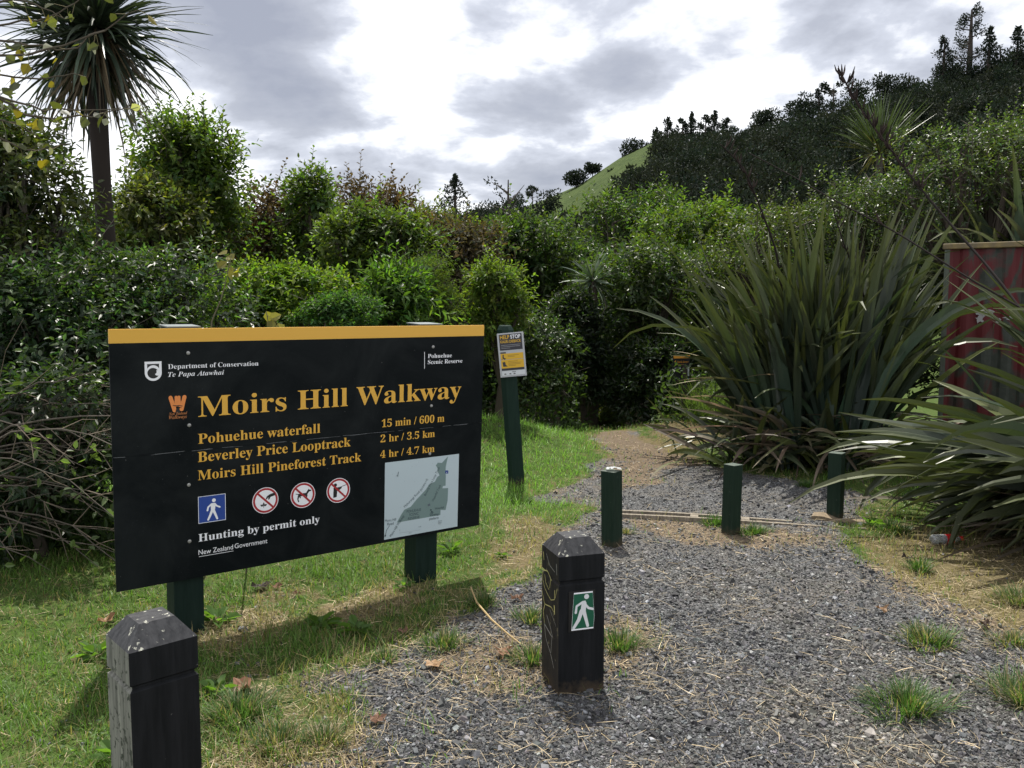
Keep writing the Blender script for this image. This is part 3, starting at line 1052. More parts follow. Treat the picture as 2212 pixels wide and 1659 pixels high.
# ------------------------------------------------------------------ thin green bollards across the path
def build_thin_bollards():
    gm = wood_mat('bollard_green', (0.009, 0.021, 0.014), (0.017, 0.032, 0.022), 0.65, (0.06, 0.075, 0.06), 0.78, spec=.12, mud=True)
    tm = wood_mat('bollard_green_top', (0.05, 0.065, 0.055), (0.11, 0.13, 0.11), 0.8, spec=.15)
    labs = ('thin green bollard with a clear plastic scrap lying on its top', 'thin green bollard leaning between the other two on the timber edging', 'thin green bollard standing nearest the big flax clumps')
    for i, (bx, by, topy, wpx, lean, lab) in enumerate(((1322, 1177, 1019, 46, -1, labs[0]), (1578, 1150, 1004, 40, 6, labs[1]), (1803, 1122, 984, 39, 5, labs[2]))):
        p = gr(bx, by)
        p[2] = float(terrain(p[0], p[1]))
        w = wpx * p[1] / FPX / 1.36
        h = at(bx, topy, p[1])[2] + 0.01
        top = at(bx + lean, topy, p[1])
        b = thing('bollard', p, lab, 'bollard', 'thin green bollards across the path', math.radians((50, 35, 52)[i]))
        dx = (top[0] - p[0])
        a = w / 2
        c, s = math.cos(-b.rotation_euler.z), math.sin(-b.rotation_euler.z)
        lx, ly = dx * c, dx * s
        v = [(sx * a, sy * a, -0.05) for sx, sy in ((-1, -1), (1, -1), (1, 1), (-1, 1))] + [(sx * a + lx, sy * a + ly, h - 0.012 * (sx > 0) * 0) for sx, sy in ((-1, -1), (1, -1), (1, 1), (-1, 1))]
        mb = MB()
        mb.add(v, [(0, 1, 5, 4), (1, 2, 6, 5), (2, 3, 7, 6), (3, 0, 4, 7)], None, 0)
        mb.add(v[4:], [(0, 1, 2, 3)], None, 1)
        mb.build('post', [gm, tm], b, bevel=0.003)
        if i == 0:
            pm, N, q = principled('clear_plastic', (0.75, 0.77, 0.78), 0.2, 0.6)
            q.inputs['Transmission Weight'].default_value = 0.55
            rs = np.random.default_rng(2)
            mb = MB()
            u, vv = np.meshgrid(np.linspace(-1, 1, 9), np.linspace(-1, 1, 7))
            z = 0.012 + 0.016 * rs.random(u.shape) * (1.2 - np.abs(u))
            V = np.stack([u * .05, vv * .025, z], -1).reshape(-1, 3)
            F = [(r * 9 + k, r * 9 + k + 1, (r + 1) * 9 + k + 1, (r + 1) * 9 + k) for r in range(6) for k in range(8)]
            mb.add(V, F)
            o = mb.build('plastic_scrap', pm, None)
            o.location = (top[0] + .015, p[1], p[2] + h + 0.001)
            tag(o, 'crumpled clear plastic scrap on top of a thin green bollard', 'litter')


build_thin_bollards()


# ------------------------------------------------------------------ post with the kauri dieback notice
def build_notice():
    gm = wood_mat('notice_post_green', (0.008, 0.021, 0.016), (0.014, 0.030, 0.023), 0.6, spec=.12, mud=True)
    p = gr(1116, 1038)
    z0 = float(terrain(p[0], p[1]))
    p = at(1116, 1038, 7.35)
    p[2] = float(terrain(p[0], p[1]))
    top = at(1091, 703, 7.35)
    root = thing('notice_post', p, 'leaning dark green post with a notice about kauri dieback on the grass mound', 'sign post')
    ax = top - p
    r = 0.078
    mb = MB()
    n = 8
    rings = []
    for t, k in ((-0.06, 1), (0.972, 1), (0.995, .78), (1.0, .70)):
        c = ax * t
        rings.append([c + np.array([math.cos(math.pi / 8 + i * math.pi / 4) * r * k, math.sin(math.pi / 8 + i * math.pi / 4) * r * k, 0]) for i in range(n)])
    V = np.array(rings).reshape(-1, 3)
    F = [(k * n + i, k * n + (i + 1) % n, (k + 1) * n + (i + 1) % n, (k + 1) * n + i) for k in range(3) for i in range(n)]
    mb.add(V, F)
    mb.build('post', gm, root)
    tm = wood_mat('notice_post_top', (0.06, 0.10, 0.085), (0.12, 0.16, 0.14), 0.7)
    mb = MB()
    mb.add(np.array(rings[-1]) + np.array([0, 0, .001]), [tuple(range(n))])
    mb.build('post_top', tm, root)
    # panel
    A, B, C_, D_ = [at(*q, 7.35 - r - 0.02) for q in ((1073, 721), (1130, 716), (1136, 810), (1077, 816))]
    A = A - p
    ex, ey = unit(B - p - A), unit(A - (D_ - p))
    ey = unit(ey - ex * np.dot(ex, ey))
    W, H = np.linalg.norm(B - p - A), np.linalg.norm(D_ - p - A)
    out = np.cross(ex, ey)
    v = [A + ex * u + ey * w + out * d for d in (-.006, 0) for (u, w) in ((0, -H), (W, -H), (W, 0), (0, 0))]
    mb = MB()
    mb.add(v, [(0, 3, 2, 1), (4, 5, 6, 7), (0, 1, 5, 4), (1, 2, 6, 5), (2, 3, 7, 6), (3, 0, 4, 7)])
    pm, _, _ = principled('notice_panel', (0.42, 0.43, 0.46), 0.5)
    pn = mb.build('notice_panel', pm, root)
    f = Flat(A, ex, ey, 0.0015)
    q = lambda u, v_: (u * W, -v_ * H)
    dk, yl = (0.035, 0.034, 0.045), (0.62, 0.37, 0.03)
    f.poly([q(.07, .03), q(.93, .03), q(.93, .39), q(.07, .39)], dk)
    f.text('HELP', 'sans', *q(.11, .135), q(.46, 0)[0], .085 * H, yl, .02)
    f.text('STOP', 'sans', *q(.50, .135), q(.88, 0)[0], .085 * H, WHT, .02)
    f.text('KAURI DIEBACK', 'sans', *q(.11, .225), q(.89, 0)[0], .062 * H, yl, .015)
    for k, e in ((.275, .86), (.31, .84), (.345, .45)):
        f.stroke([q(.12, k), q(e, k)], .008 * H, (.3, .3, .32), caps=False)
    f.poly([q(.07, .43), q(.28, .43), q(.28, .46), q(.07, .46)], dk)
    for a_, b_ in ((.465, .60), (.61, .80)):
        f.poly([q(.07, a_), q(.93, a_), q(.93, b_), q(.07, b_)], yl)
    f.poly([q(.07, .80), q(.93, .80), q(.93, .85), q(.07, .85)], dk)
    f.poly([q(.07, .862), q(.95, .862), q(.95, .965), q(.07, .965)], (.58, .60, .64))
    for yy, x1 in ((.51, .76), (.54, .6), (.65, .70), (.685, .84), (.715, .8), (.745, .62)):
        f.stroke([q(.34, yy), q(x1, yy)], .010 * H, (.25, .16, .03), caps=False)
    f.stroke([q(.17, .50), q(.16, .55), q(.22, .59)], .03 * H, dk)
    f.stroke([q(.10, .585), q(.25, .57)], .012 * H, dk)
    f.poly([q(.12, .66), q(.22, .65), q(.24, .72), q(.31, .76), q(.14, .76)], dk)
    f.stroke([q(.45, .89), q(.6, .89)], .012 * H, dk, caps=False)
    for xx in (.15, .34, .50):
        f.poly([q(xx, .92), q(xx + .07, .915), q(xx + .08, .945), q(xx + .01, .945)], (.12, .12, .13))
    f.build('notice_print', M['print'], pn)


build_notice()


# ------------------------------------------------------------------ track notice beside the far flax
def build_track_sign():
    p = gr(1478, 926)
    p[2] = float(terrain(p[0], p[1]))
    Y = p[1]
    root = thing('track_sign', p, 'small black track notice with orange top stripe half hidden by flax leaves', 'sign')
    pm = wood_mat('track_post_wood', (0.02, 0.018, 0.016), (0.05, 0.04, 0.032), 0.8)
    mb = MB()
    h = at(1478, 790, Y)[2] - p[2]
    mb.box((-.035, 0.012, -.1), (.035, .082, h))
    mb.build('post', pm, root, bevel=.004)
    A, B, D_ = at(1455, 768, Y) - p, at(1490, 774, Y + .10) - p, at(1455, 826, Y) - p
    ex, ey = unit(B - A), np.array([0, 0, 1.0])
    ex = unit(ex - ey * ex[2] * 1.0)
    W, H = np.linalg.norm(B - A), A[2] - D_[2]
    out = np.cross(ex, ey)
    v = [A + ex * u + ey * w + out * d for d in (-.006, 0) for (u, w) in ((0, -H), (W, -H), (W, 0), (0, 0))]
    mb = MB()
    mb.add(v, [(0, 3, 2, 1), (4, 5, 6, 7), (0, 1, 5, 4), (1, 2, 6, 5), (2, 3, 7, 6), (3, 0, 4, 7)])
    bm, _, _ = principled('track_panel_black', (.012, .013, .016), .5)
    pn = mb.build('panel', bm, root)
    f = Flat(A, ex, ey, .002)
    q = lambda u, v_: (u * W, -v_ * H)
    og = (.60, .27, .04)
    f.poly([q(0, 0), q(1, 0), q(1, .11), q(0, .11)], og)
    f.poly([q(.11, .17), q(.18, .25), q(.11, .33), q(.04, .25)], og)
    f.text('Track closure', 'serif', *q(.22, .28), q(.90, 0)[0], .075 * H, og)
    f.stroke([q(.2, .345), q(.75, .345)], .02 * H, (.25, .13, .05), caps=False)
    f.stroke([q(.08, .48), q(.46, .48)], .05 * H, (.35, .36, .38), caps=False)
    f.poly([q(.56, .40), q(.96, .40), q(.96, .78), q(.56, .78)], (.55, .60, .62))
    f.stroke([q(.03, .86), q(.4, .86)], .03 * H, (.2, .22, .24), caps=False)
    f.poly([q(.80, .86), q(.96, .86), q(.96, .96), q(.80, .96)], (.10, .33, .50))
    f.build('notice_print', M['print'], pn)


build_track_sign()


# ------------------------------------------------------------------ red and grey shed behind the flax
def build_shed():
    Y = 8.9
    p = at(2026, 985, Y)
    p[2] = float(terrain(p[0], p[1]))
    zt = at(2028, 527, Y)[2] - p[2]
    root = thing('shed', p, 'rusty grey shed sprayed red with yellow roof edge behind the flax', 'shed', rz=math.radians(-29))
    m, N, b = principled('shed_sheet', (.06, .07, .06), .6, .3)
    tc = N.add('ShaderNodeTexCoord')
    mp = N.add('ShaderNodeMapping')
    mp.inputs['Scale'].default_value = (2.6, 2.6, 1.1)
    N.link(tc.outputs['Object'], mp.inputs[0])
    n = N.noise(mp.outputs[0], 1.6, 4, .5, .6)
    n2 = N.noise(tc.outputs['Object'], 14, 6, .7)
    base = N.ramp(n2, [(.3, (.016, .021, .016)), (.7, (.042, .048, .04))])
    c = N.mix(N.ramp(N.math('ADD', n, N.math('MULTIPLY', n2, .12)), [(.50, (0, 0, 0)), (.57, (1, 1, 1))]), base, (.075, .007, .009))
    N.link(c, b.inputs['Base Color'])
    mb = MB()
    W, D = 1.9, 1.5
    n_ = 64

    def sheet(x0, y0, x1, y1):
        t = np.linspace(0, 1, n_)
        L = math.hypot(x1 - x0, y1 - y0)
        nx, ny = (y1 - y0) / L, -(x1 - x0) / L
        ph = t * L / 0.19 % 1.0
        o = 0.018 * np.clip(np.abs(ph - .5) * 6 - 1, 0, 1)
        x, y = x0 + (x1 - x0) * t + nx * o, y0 + (y1 - y0) * t + ny * o
        V = np.concatenate([np.stack([x, y, np.full(n_, -.1)], 1), np.stack([x, y, np.full(n_, zt - .06)], 1)])
        mb.add(V, [(i, i + 1, i + 1 + n_, i + n_) for i in range(n_ - 1)])
    sheet(0, 0, W, 0)
    sheet(W, 0, W, D)
    sheet(W, D, 0, D)
    sheet(0, D, 0, 0)
    mb.build('wall', m, root)
    rm, N, b = principled('shed_roof_paint', (.42, .30, .06), .6)
    tc = N.add('ShaderNodeTexCoord')
    nn = N.noise(tc.outputs['Object'], 9, 6, .7)
    N.link(N.ramp(nn, [(.38, (.10, .08, .05)), (.58, (.17, .125, .05)), (.8, (.25, .19, .08))]), b.inputs['Base Color'])
    mb = MB()
    mb.box((-.04, -.05, zt - .06), (W + .05, D + .05, zt))
    rf = mb.build('roof', rm, root, bevel=.01)
    tm, N, b = principled('roof_sheet', (.34, .29, .29), .7)
    mb = MB()
    v = [(-.03, -.03, zt + .004), (W + .03, -.03, zt + .004), (W + .03, D + .03, zt + .03), (-.03, D + .03, zt + .03)]
    mb.add(v, [(0, 1, 2, 3)])
    mb.build('roof_sheet', tm, rf)
    mb = MB()
    mb.box((-.02, -.035, -.1), (.03, -.02, zt - .062))
    mb.build('corner_trim', wood_mat('shed_trim', (.06, .075, .06), (.10, .11, .09), .7), root)
    wm, N, b = principled('flaking_white', (.24, .24, .24), .8)
    mb = MB()
    rs = np.random.default_rng(4)
    for (x, z, w, h) in ((.38, zt - .72, .17, .10), (.33, zt - .80, .10, .09), (.50, zt - .81, .06, .06), (.60, zt - .78, .13, .05)):
        k = 14
        pts = [(x + w * .5 * math.cos(i * 2 * math.pi / k) * rs.uniform(.25, 1.1), -.0225, z + h * .6 * math.sin(i * 2 * math.pi / k) * rs.uniform(.3, 1.1)) for i in range(k)]
        mb.add(pts, [tuple(range(k))])
    mb.build('paint_patch', wm, root)


build_shed()


# ------------------------------------------------------------------ timber edging, bottle
def build_edging_and_litter():
    wm = wood_mat('old_board', (.10, .085, .065), (.27, .235, .185), .85)
    a, b = gr(1338, 1110), gr(1868, 1141)
    d = b - a
    L = np.hypot(d[0], d[1])
    root = thing('timber_edging', (a[0], a[1], 0), 'weathered double timber edging laid across the path between thin bollards', 'edging', rz=math.atan2(d[1], d[0]))
    for y0, L0, L1 in ((0.05, 0, L * .72), (-0.055, 0, L)):
        mb = MB()
        n = 24
        xs = np.linspace(L0, L1, n)
        zz = 0.017 + 0.005 * np.sin(xs * 3)
        yy = y0 + 0.008 * np.sin(xs * 2.1 + y0 * 30)
        V = np.concatenate([np.stack([xs, yy + s * .016, z], 1) for s, z in ((-1, np.full(n, -.03)), (-1, zz), (1, zz), (1, np.full(n, -.03)))])
        F = [(k * n + i, k * n + i + 1, (k + 1) * n + i + 1, (k + 1) * n + i) for k in range(3) for i in range(n - 1)]
        F += [(0, n, 2 * n, 3 * n), (n - 1, 4 * n - 1, 3 * n - 1, 2 * n - 1)]
        mb.add(V, [f[::-1] for f in F])
        mb.build('board', wm, root)
    for x in (.36 * L * 1.03 - .12, .485 * L + .05):
        mb = MB()
        mb.box((x, -.036, .006), (x + .06, .031, .022))
        mb.build('cross_block', wm, root, bevel=.002)
    # a loose plank end lying along the edging
    a2, b2 = gr(1755, 1122), gr(1875, 1136)
    mb = MB()
    d2 = b2 - a2
    n = 10
    t = np.linspace(0, 1, n)
    c = a2[None] + d2[None] * t[:, None]
    w = 0.05 * (1 - .55 * t)
    side = unit(np.array([-d2[1], d2[0], 0]))
    hz = .045 + .012 * np.sin(t * 9) - .02 * t
    V = np.concatenate([c + side * w[:, None] + [0, 0, .0], c + side * w[:, None] + hz[:, None] * [0, 0, 1], c - side * w[:, None] + hz[:, None] * [0, 0, .8], c - side * w[:, None]])
    mb.add(V, [(k * n + i, k * n + i + 1, (k + 1) * n + i + 1, (k + 1) * n + i) for k in range(3) for i in range(n - 1)] + [(0, n, 2 * n, 3 * n), (n - 1, 4 * n - 1, 3 * n - 1, 2 * n - 1)])
    o = mb.build('broken_plank', wood_mat('plank_wood', (.10, .08, .055), (.26, .20, .13), .9), None)
    tag(o, 'splintered brown plank end lying at the foot of the thin bollard by the flax', 'plank')

    # plastic drink bottle lying on its side: neck to the right
    p = gr(2045, 1176)
    root = thing('drink_bottle', (p[0], p[1], p[2] + 0.036), 'clear plastic drink bottle with red label and cap lying under flax leaves', 'bottle', rz=math.radians(8))
    pm, N, q = principled('bottle_plastic', (.80, .84, .86), .08, .6)
    q.inputs['Transmission Weight'].default_value = .75
    prof = [(-.11, .018), (-.108, .030), (-.10, .034), (-.06, .034), (-.055, .032), (-.05, .034), (0.015, .034), (.04, .032), (.07, .022), (.085, .014), (.098, .0135)]
    mb = MB()
    mb.tube([(x, 0, 0) for x, r in prof], [r for x, r in prof], 18)
    mb.build('body', pm, root, smooth=True)
    rm, _, _ = principled('label_red', (.50, .012, .016), .4)
    mb = MB()
    mb.tube([(-.018, 0, 0), (-.016, 0, 0), (.034, 0, 0), (.036, 0, 0)], [.0345, .0352, .0345, .0330], 18)
    mb.build('label', rm, root, smooth=True)
    mb = MB()
    mb.tube([(.092, 0, 0), (.0925, 0, 0), (.114, 0, 0), (.115, 0, 0)], [.012, .0155, .0155, .013], 14)
    mb.build('cap', rm, root)


build_edging_and_litter()


# ------------------------------------------------------------------ trees and shrubs
DARK, MID, LIME, OLIVE, BROWN, DULL = (.030, .055, .022), (.060, .105, .028), (.135, .215, .035), (.085, .105, .030), (.095, .070, .042), (.055, .075, .045)
BARK = (.060, .050, .040)


def crown_fill(mb, rs, lobes, n_sprig, k, L, col, shape=.42, up=.5, var=.28, spread=.9, sprig_len=None, hang=0.15):
    """sprigs of leaves spread through the shells of several lobes; returns sprig bases"""
    lobes = np.asarray(lobes, float)
    area = (lobes[:, 3] * lobes[:, 5]) ** 1.0 + 1e-6
    li = rs.choice(len(lobes), n_sprig, p=area / area.sum())
    c, r = lobes[li, :3], lobes[li, 3:6]
    d = unit(rs.normal(size=(n_sprig, 3)) + np.array([0, -.15, .55]))
    ph1 = rs.random((len(lobes), 3))[li] * 6.28
    lump = np.sin(3.1 * d[:, 0] + ph1[:, 0]) * np.sin(3.7 * d[:, 2] + ph1[:, 1]) + .6 * np.sin(6.3 * d[:, 1] + 5.1 * d[:, 0] + ph1[:, 2])
    rad = ((.40 + .66 * rs.random(n_sprig) ** .55) * (1 + .26 * lump) + np.where(rs.random(n_sprig) < .10, rs.random(n_sprig) * .45, 0))[:, None]
    pos = c + d * r * rad
    outw = unit(d / r)
    sd = unit(outw * .7 + np.array([0, 0, up]) + rs.normal(size=(n_sprig, 3)) * .35)
    sl = (sprig_len or L * 2.2) * rs.uniform(.6, 1.3, n_sprig)
    t = np.tile(np.linspace(.1, 1, k), n_sprig)
    si = np.repeat(np.arange(n_sprig), k)
    ph = np.tile(np.arange(k) * 2.4, n_sprig) + np.repeat(rs.random(n_sprig) * 6.28, k)
    a = unit(np.cross(sd, rs.normal(size=(n_sprig, 3))))
    b = np.cross(sd, a)
    radial = a[si] * np.cos(ph)[:, None] + b[si] * np.sin(ph)[:, None]
    p = pos[si] + sd[si] * (sl[si] * t)[:, None]
    tip = (t ** 2)[:, None]
    ld = unit(radial * (spread * (1.1 - .6 * tip)) + sd[si] * (.35 + .7 * tip) + np.array([0, 0, -hang]) + rs.normal(size=p.shape) * .18)
    nn = unit(sd[si] + np.array([0, 0, .5]) + rs.normal(size=p.shape) * .3)
    LL = L * rs.uniform(.65, 1.25, len(p)) * (1.05 - .3 * tip[:, 0])
    f = np.exp(rs.normal(size=n_sprig) * var)[si] * np.exp(rs.normal(size=len(p)) * .16)
    hue = rs.normal(size=len(p)) * .12 + rs.normal(size=n_sprig)[si] * .12
    cc = np.array(col)[None] * f[:, None] * np.stack([1 + hue * .9, 1 + hue * .15, 1 - hue * .5], 1)
    leaves(mb, p, ld, nn, LL, LL * shape, np.clip(cc, .004, .6), fold=.3)
    return pos


def limbs(mb, rs, base, lobes, targets, r0, col=BARK, nsub=5, thin=.004):
    """stem from the base, limbs to each lobe, twigs out to some of the foliage"""
    base = np.asarray(base, float)
    L = np.asarray(lobes, float)
    hub = base + (L[:, :3].mean(0) - base) * np.array([.5, .5, .30])
    mb.tube([base + [0, 0, -.1], base + (hub - base) * .5 + rs.normal(size=3) * r0 * .6, hub], [r0 * 1.15, r0, r0 * .85], 8, col)
    tg = np.asarray(targets)
    for q in L:
        c = q[:3] + np.array([0, 0, -.1 * q[5]])
        t = np.linspace(0, 1, 6)[:, None]
        pts = hub + (c - hub) * t + np.array([0, 0, 1.0]) * (t * (1 - t)) * np.linalg.norm(c - hub) * .25 + rs.normal(size=(6, 3)) * .035 * np.linalg.norm(c - hub) * (t * (1.2 - t))
        ra = np.linspace(r0 * .62, r0 * .22, 6)
        mb.tube(pts, ra, 6, col)
        if len(tg):
            dd = np.linalg.norm((tg - q[:3]) / q[3:6], axis=1)
            near = np.argsort(dd + rs.random(len(dd)) * .9)[:nsub]
            for i in near:
                s = pts[rs.integers(2, 6)]
                e = tg[i]
                m = (s + e) / 2 + rs.normal(size=3) * .07 * np.linalg.norm(e - s) + [0, 0, .05 * np.linalg.norm(e - s)]
                mb.tube([s, m, e + (e - m) * .25], [max(thin, r0 * .16), max(thin * .8, r0 * .1), thin * .5], 4, col)


def make_lobes(rs, w, d, h, n, z0=.30):
    """lobes filling a crown w x d x h whose foot is at z = 0"""
    out = []
    for i in range(n):
        a = rs.random() * 6.28
        rr = rs.random() ** .6
        z = z0 + (1 - z0) * (i + .5) / n
        wid = math.sqrt(max(.08, 1 - ((z - .52) / .62) ** 2))
        s = rs.uniform(.13, .28)
        out.append((math.cos(a) * rr * wid * (w / 2 - s * w * .55), math.sin(a) * rr * wid * (d / 2 - s * d * .55), min(z * h, h * (1 - s * .62)), w * s, d * s, h * s * rs.uniform(.55, .85)))
    return out


def shrub(name, label, cat, px, py_top, py_bot, wpx, Y, col, L, n, k=7, seed=1, mat='leaf', lobes=9, depth=None, group=None, shape=.42, shoots=0, twig=5, r0=None,
          up=.5, var=.28, bark=BARK, z0=.3, hang=.15, spread=.9, fit=1.0):
    """one shrub or tree standing on the ground at distance Y, its crown spanning the given picture rows"""
    rs = np.random.default_rng(seed)
    w = wpx * 1.32 * Y / FPX
    lobes = int(lobes * 1.7)
    shoots = shoots + 3
    n = int(n * .92)
    L = L * 1.12
    col = tuple(np.array(col) * (.66 if col[1] > .13 else .70))
    c = at(px, (py_top + py_bot) / 2, Y)
    gz = float(terrain(c[0], Y))
    zt, zb = at(px, py_top, Y)[2], max(at(px, py_bot, Y)[2], gz + .05)
    root = thing(name, (c[0], Y, gz), label, cat, group)
    lb = [(a, b, z + zb - gz, rx, ry, rz) for a, b, z, rx, ry, rz in make_lobes(rs, w, depth or w * .7, zt - zb, lobes, z0)]
    mb = MB()
    pos = crown_fill(mb, rs, lb, n, k, L, col, shape, up, var, spread, hang=hang)
    sh = []
    for i in range(shoots):          # leafy shoots standing out of the crown
        q = lb[rs.integers(len(lb) // 2, len(lb))]
        s = np.array(q[:3]) + np.array([rs.normal() * q[3] * .5, rs.normal() * q[4] * .4, q[5] * .8])
        ln = L * rs.uniform(3.5, 7)
        e = s + np.array([rs.normal() * .18, rs.normal() * .18, 1]) * ln
        sh.append((s, e))
        m = 14
        t = np.linspace(0, 1, m)[:, None]
        p = s + (e - s) * t
        ang = np.arange(m) * 2.4 + rs.random() * 6
        dd = np.stack([np.cos(ang), np.sin(ang), np.full(m, .75)], 1)
        leaves(mb, p, dd, np.tile([0, 0, 1.0], (m, 1)) + rs.normal(size=(m, 3)) * .3, L * (1.15 - .5 * t[:, 0]), L * shape * .95, np.array(col) * rs.uniform(.9, 1.5, (m, 1)))
    mb.build('crown', M[mat], root)
    mb = MB()
    limbs(mb, rs, (0, 0, 0), lb, pos, r0 or .022 * (zt - gz) + .012, bark, twig)
    for i in range(9):               # dead pale twigs standing out of the crown
        q = lb[rs.integers(len(lb))]
        dd = unit(rs.normal(size=3) + np.array([0, -.5, .7]))
        s = np.array(q[:3]) + dd * np.array(q[3:6]) * .4
        e = s + dd * np.array(q[3:6]) * rs.uniform(.7, 1.15) + rs.normal(size=3) * .04
        m = (s + e) / 2 + rs.normal(size=3) * .04 * np.linalg.norm(e - s)
        tw = .0016 + .00042 * Y
        mb.tube([s, m, e], [tw * 1.5, tw, tw * .4], 4, np.array([.17, .15, .125]) * rs.uniform(.5, 1.2))
        for j in range(3):
            f = m + (e - m) * rs.uniform(.1, .9)
            mb.tube([f, f + (dd + rs.normal(size=3) * .8) * np.linalg.norm(e - s) * .28], [tw * .7, tw * .3], 4, (.15, .13, .11))
    for s, e in sh:
        mb.tube([s - (e - s) * .6, s, e], [.006, .005, .002], 4, bark)
    mb.build('trunk', M['bark'], root)
    return root


def build_shrubs():
    A = shrub
    # near thicket on the left
    A('broadleaf_shrub', 'glossy dark green shrub filling the left edge beside the sign board', 'shrub', 75, 600, 1225, 470, 5.9, (.040, .072, .030), .062, 1900, 7, 11, 'gloss_leaf', 13, 1.3, twig=9, var=.35, bark=(.10, .085, .07), hang=.25)
    A('broadleaf_shrub', 'low dark bush with hanging leaves at ground level left of the sign', 'shrub', 95, 820, 1275, 470, 5.2, (.034, .058, .026), .058, 1100, 7, 15, 'gloss_leaf', 10, .8, twig=9, z0=.12, hang=.4)
    A('broadleaf_shrub', 'tall yellowish green shrub in front of the cabbage tree trunk', 'shrub', 10, 275, 720, 230, 6.7, (.075, .095, .028), .065, 1300, 7, 12, 'gloss_leaf', 11, 1.2, twig=8, shoots=5, bark=(.09, .08, .065))
    A('broadleaf_shrub', 'big dark bush growing out past the left edge of the view', 'shrub', -170, 330, 1150, 420, 6.4, DARK, .07, 1300, 7, 13, 'gloss_leaf', 11, 1.4, twig=8)
    A('broadleaf_shrub', 'glossy speckled bush rising straight behind the left half of the sign board', 'shrub', 330, 560, 1000, 360, 6.6, (.045, .075, .030), .058, 1500, 7, 14, 'gloss_leaf', 11, 1.2, twig=8, var=.35)
    # middle distance, left to right
    A('rounded_tree', 'rounded fresh green tree with the highest crown right of the cabbage tree', 'tree', 412, 283, 660, 225, 10.5, (.085, .135, .030), .085, 1900, 7, 21, lobes=13, shoots=4, twig=7)
    A('olive_shrub', 'olive and rust leaved shrub just right of the cabbage tree trunk', 'shrub', 335, 420, 720, 160, 9.6, OLIVE, .085, 1000, 6, 22, lobes=8, twig=8)
    A('brown_shrub', 'sparse brown twiggy shrub between the round tree and the slender green tree', 'shrub', 610, 425, 720, 210, 11.5, BROWN, .075, 1100, 5, 23, 'dull_leaf', 10, twig=11, var=.35)
    A('slender_tree', 'slender bright green tree with two shoots poking up at its top', 'tree', 682, 392, 720, 120, 10.8, (.080, .130, .030), .08, 950, 7, 24, lobes=9, shoots=5, z0=.15)
    A('lime_shrub', 'lime green bush lit up close behind the yellow stripe of the sign', 'shrub', 590, 600, 740, 270, 7.9, LIME, .06, 1300, 7, 25, lobes=10, shoots=3)
    A('lime_shrub', 'low blue green bush touching the sign stripe right of the lime bush', 'shrub', 735, 655, 760, 150, 7.6, (.06, .13, .035), .04, 900, 7, 26, lobes=7)
    A('rounded_shrub', 'mid green bush with pale tips behind the middle of the sign', 'shrub', 800, 478, 720, 210, 9.6, (.075, .115, .028), .075, 1500, 7, 27, lobes=11, shoots=4)
    A('rounded_shrub', 'long leaved green bush above the sign between lime bush and feathery bush', 'shrub', 815, 620, 740, 150, 8.2, (.075, .145, .03), .095, 700, 7, 28, lobes=7, shape=.27, shoots=5)
    A('feathery_shrub', 'soft feathery green bush behind the right part of the sign stripe', 'shrub', 905, 575, 740, 130, 8.8, (.075, .115, .03), .045, 1500, 7, 29, lobes=8, shape=.2)
    A('brown_shrub', 'grey brown twiggy shrub with curled leaves left of the notice post', 'shrub', 965, 500, 690, 215, 12, (.085, .075, .045), .085, 1200, 5, 30, 'dull_leaf', 11, twig=11, var=.4)
    A('brown_shrub', 'sparse brown shrub against the sky left of the tall dark conifer', 'shrub', 845, 425, 640, 130, 13, BROWN, .09, 500, 5, 31, 'dull_leaf', 8, twig=9, var=.35)
    A('brown_shrub', 'bare topped brown shrub right behind the slender green tree', 'shrub', 745, 405, 640, 140, 13.5, BROWN, .09, 480, 5, 32, 'dull_leaf', 8, twig=9)
    A('lime_shrub', 'yellow green bush directly above and right of the sign corner', 'shrub', 1085, 590, 790, 130, 9.8, (.115, .175, .035), .065, 1000, 7, 33, lobes=8, shoots=4)
    A('broadleaf_shrub', 'dark glossy bush behind the kauri notice post', 'shrub', 1110, 690, 960, 210, 11.3, (.045, .075, .026), .07, 1700, 7, 34, 'gloss_leaf', 10, twig=6)
    A('broadleaf_shrub', 'dark thicket seen between sign edge and notice post', 'shrub', 980, 640, 960, 240, 12.2, DARK, .08, 1300, 7, 35, 'gloss_leaf', 10)
    A('rounded_tree', 'dark green tree above the notice post in the middle distance', 'tree', 1130, 500, 800, 220, 16, (.050, .085, .025), .12, 1500, 7, 36, lobes=12, shoots=3)
    A('rounded_tree', 'deep green tree standing at the left of the dark gully', 'tree', 1215, 530, 900, 190, 20, DARK, .13, 1300, 7, 37, lobes=11)
    A('rounded_tree', 'broad green tree right below the grassy hill slope', 'tree', 1375, 428, 760, 230, 24, (.050, .085, .025), .15, 1900, 7, 38, lobes=14, shoots=4)
    A('rounded_tree', 'sunlit light green tree between gully and flax clump', 'tree', 1510, 470, 800, 260, 15, (.085, .135, .030), .10, 2000, 7, 39, lobes=14, shoots=4)
    A('rounded_tree', 'glossy green tree overhanging the right side of the path', 'tree', 1400, 560, 935, 240, 13.5, (.055, .085, .026), .10, 1900, 7, 40, 'gloss_leaf', 13, depth=2.2)
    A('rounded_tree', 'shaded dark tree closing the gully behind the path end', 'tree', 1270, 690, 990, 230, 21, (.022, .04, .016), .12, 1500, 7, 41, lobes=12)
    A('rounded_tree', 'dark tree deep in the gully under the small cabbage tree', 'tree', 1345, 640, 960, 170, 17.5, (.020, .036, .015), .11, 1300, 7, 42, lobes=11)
    A('leafy_sapling', 'small yellowish plants growing where the path drops away', 'shrub', 1300, 900, 985, 80, 13, (.07, .09, .025), .06, 350, 6, 44, lobes=5)
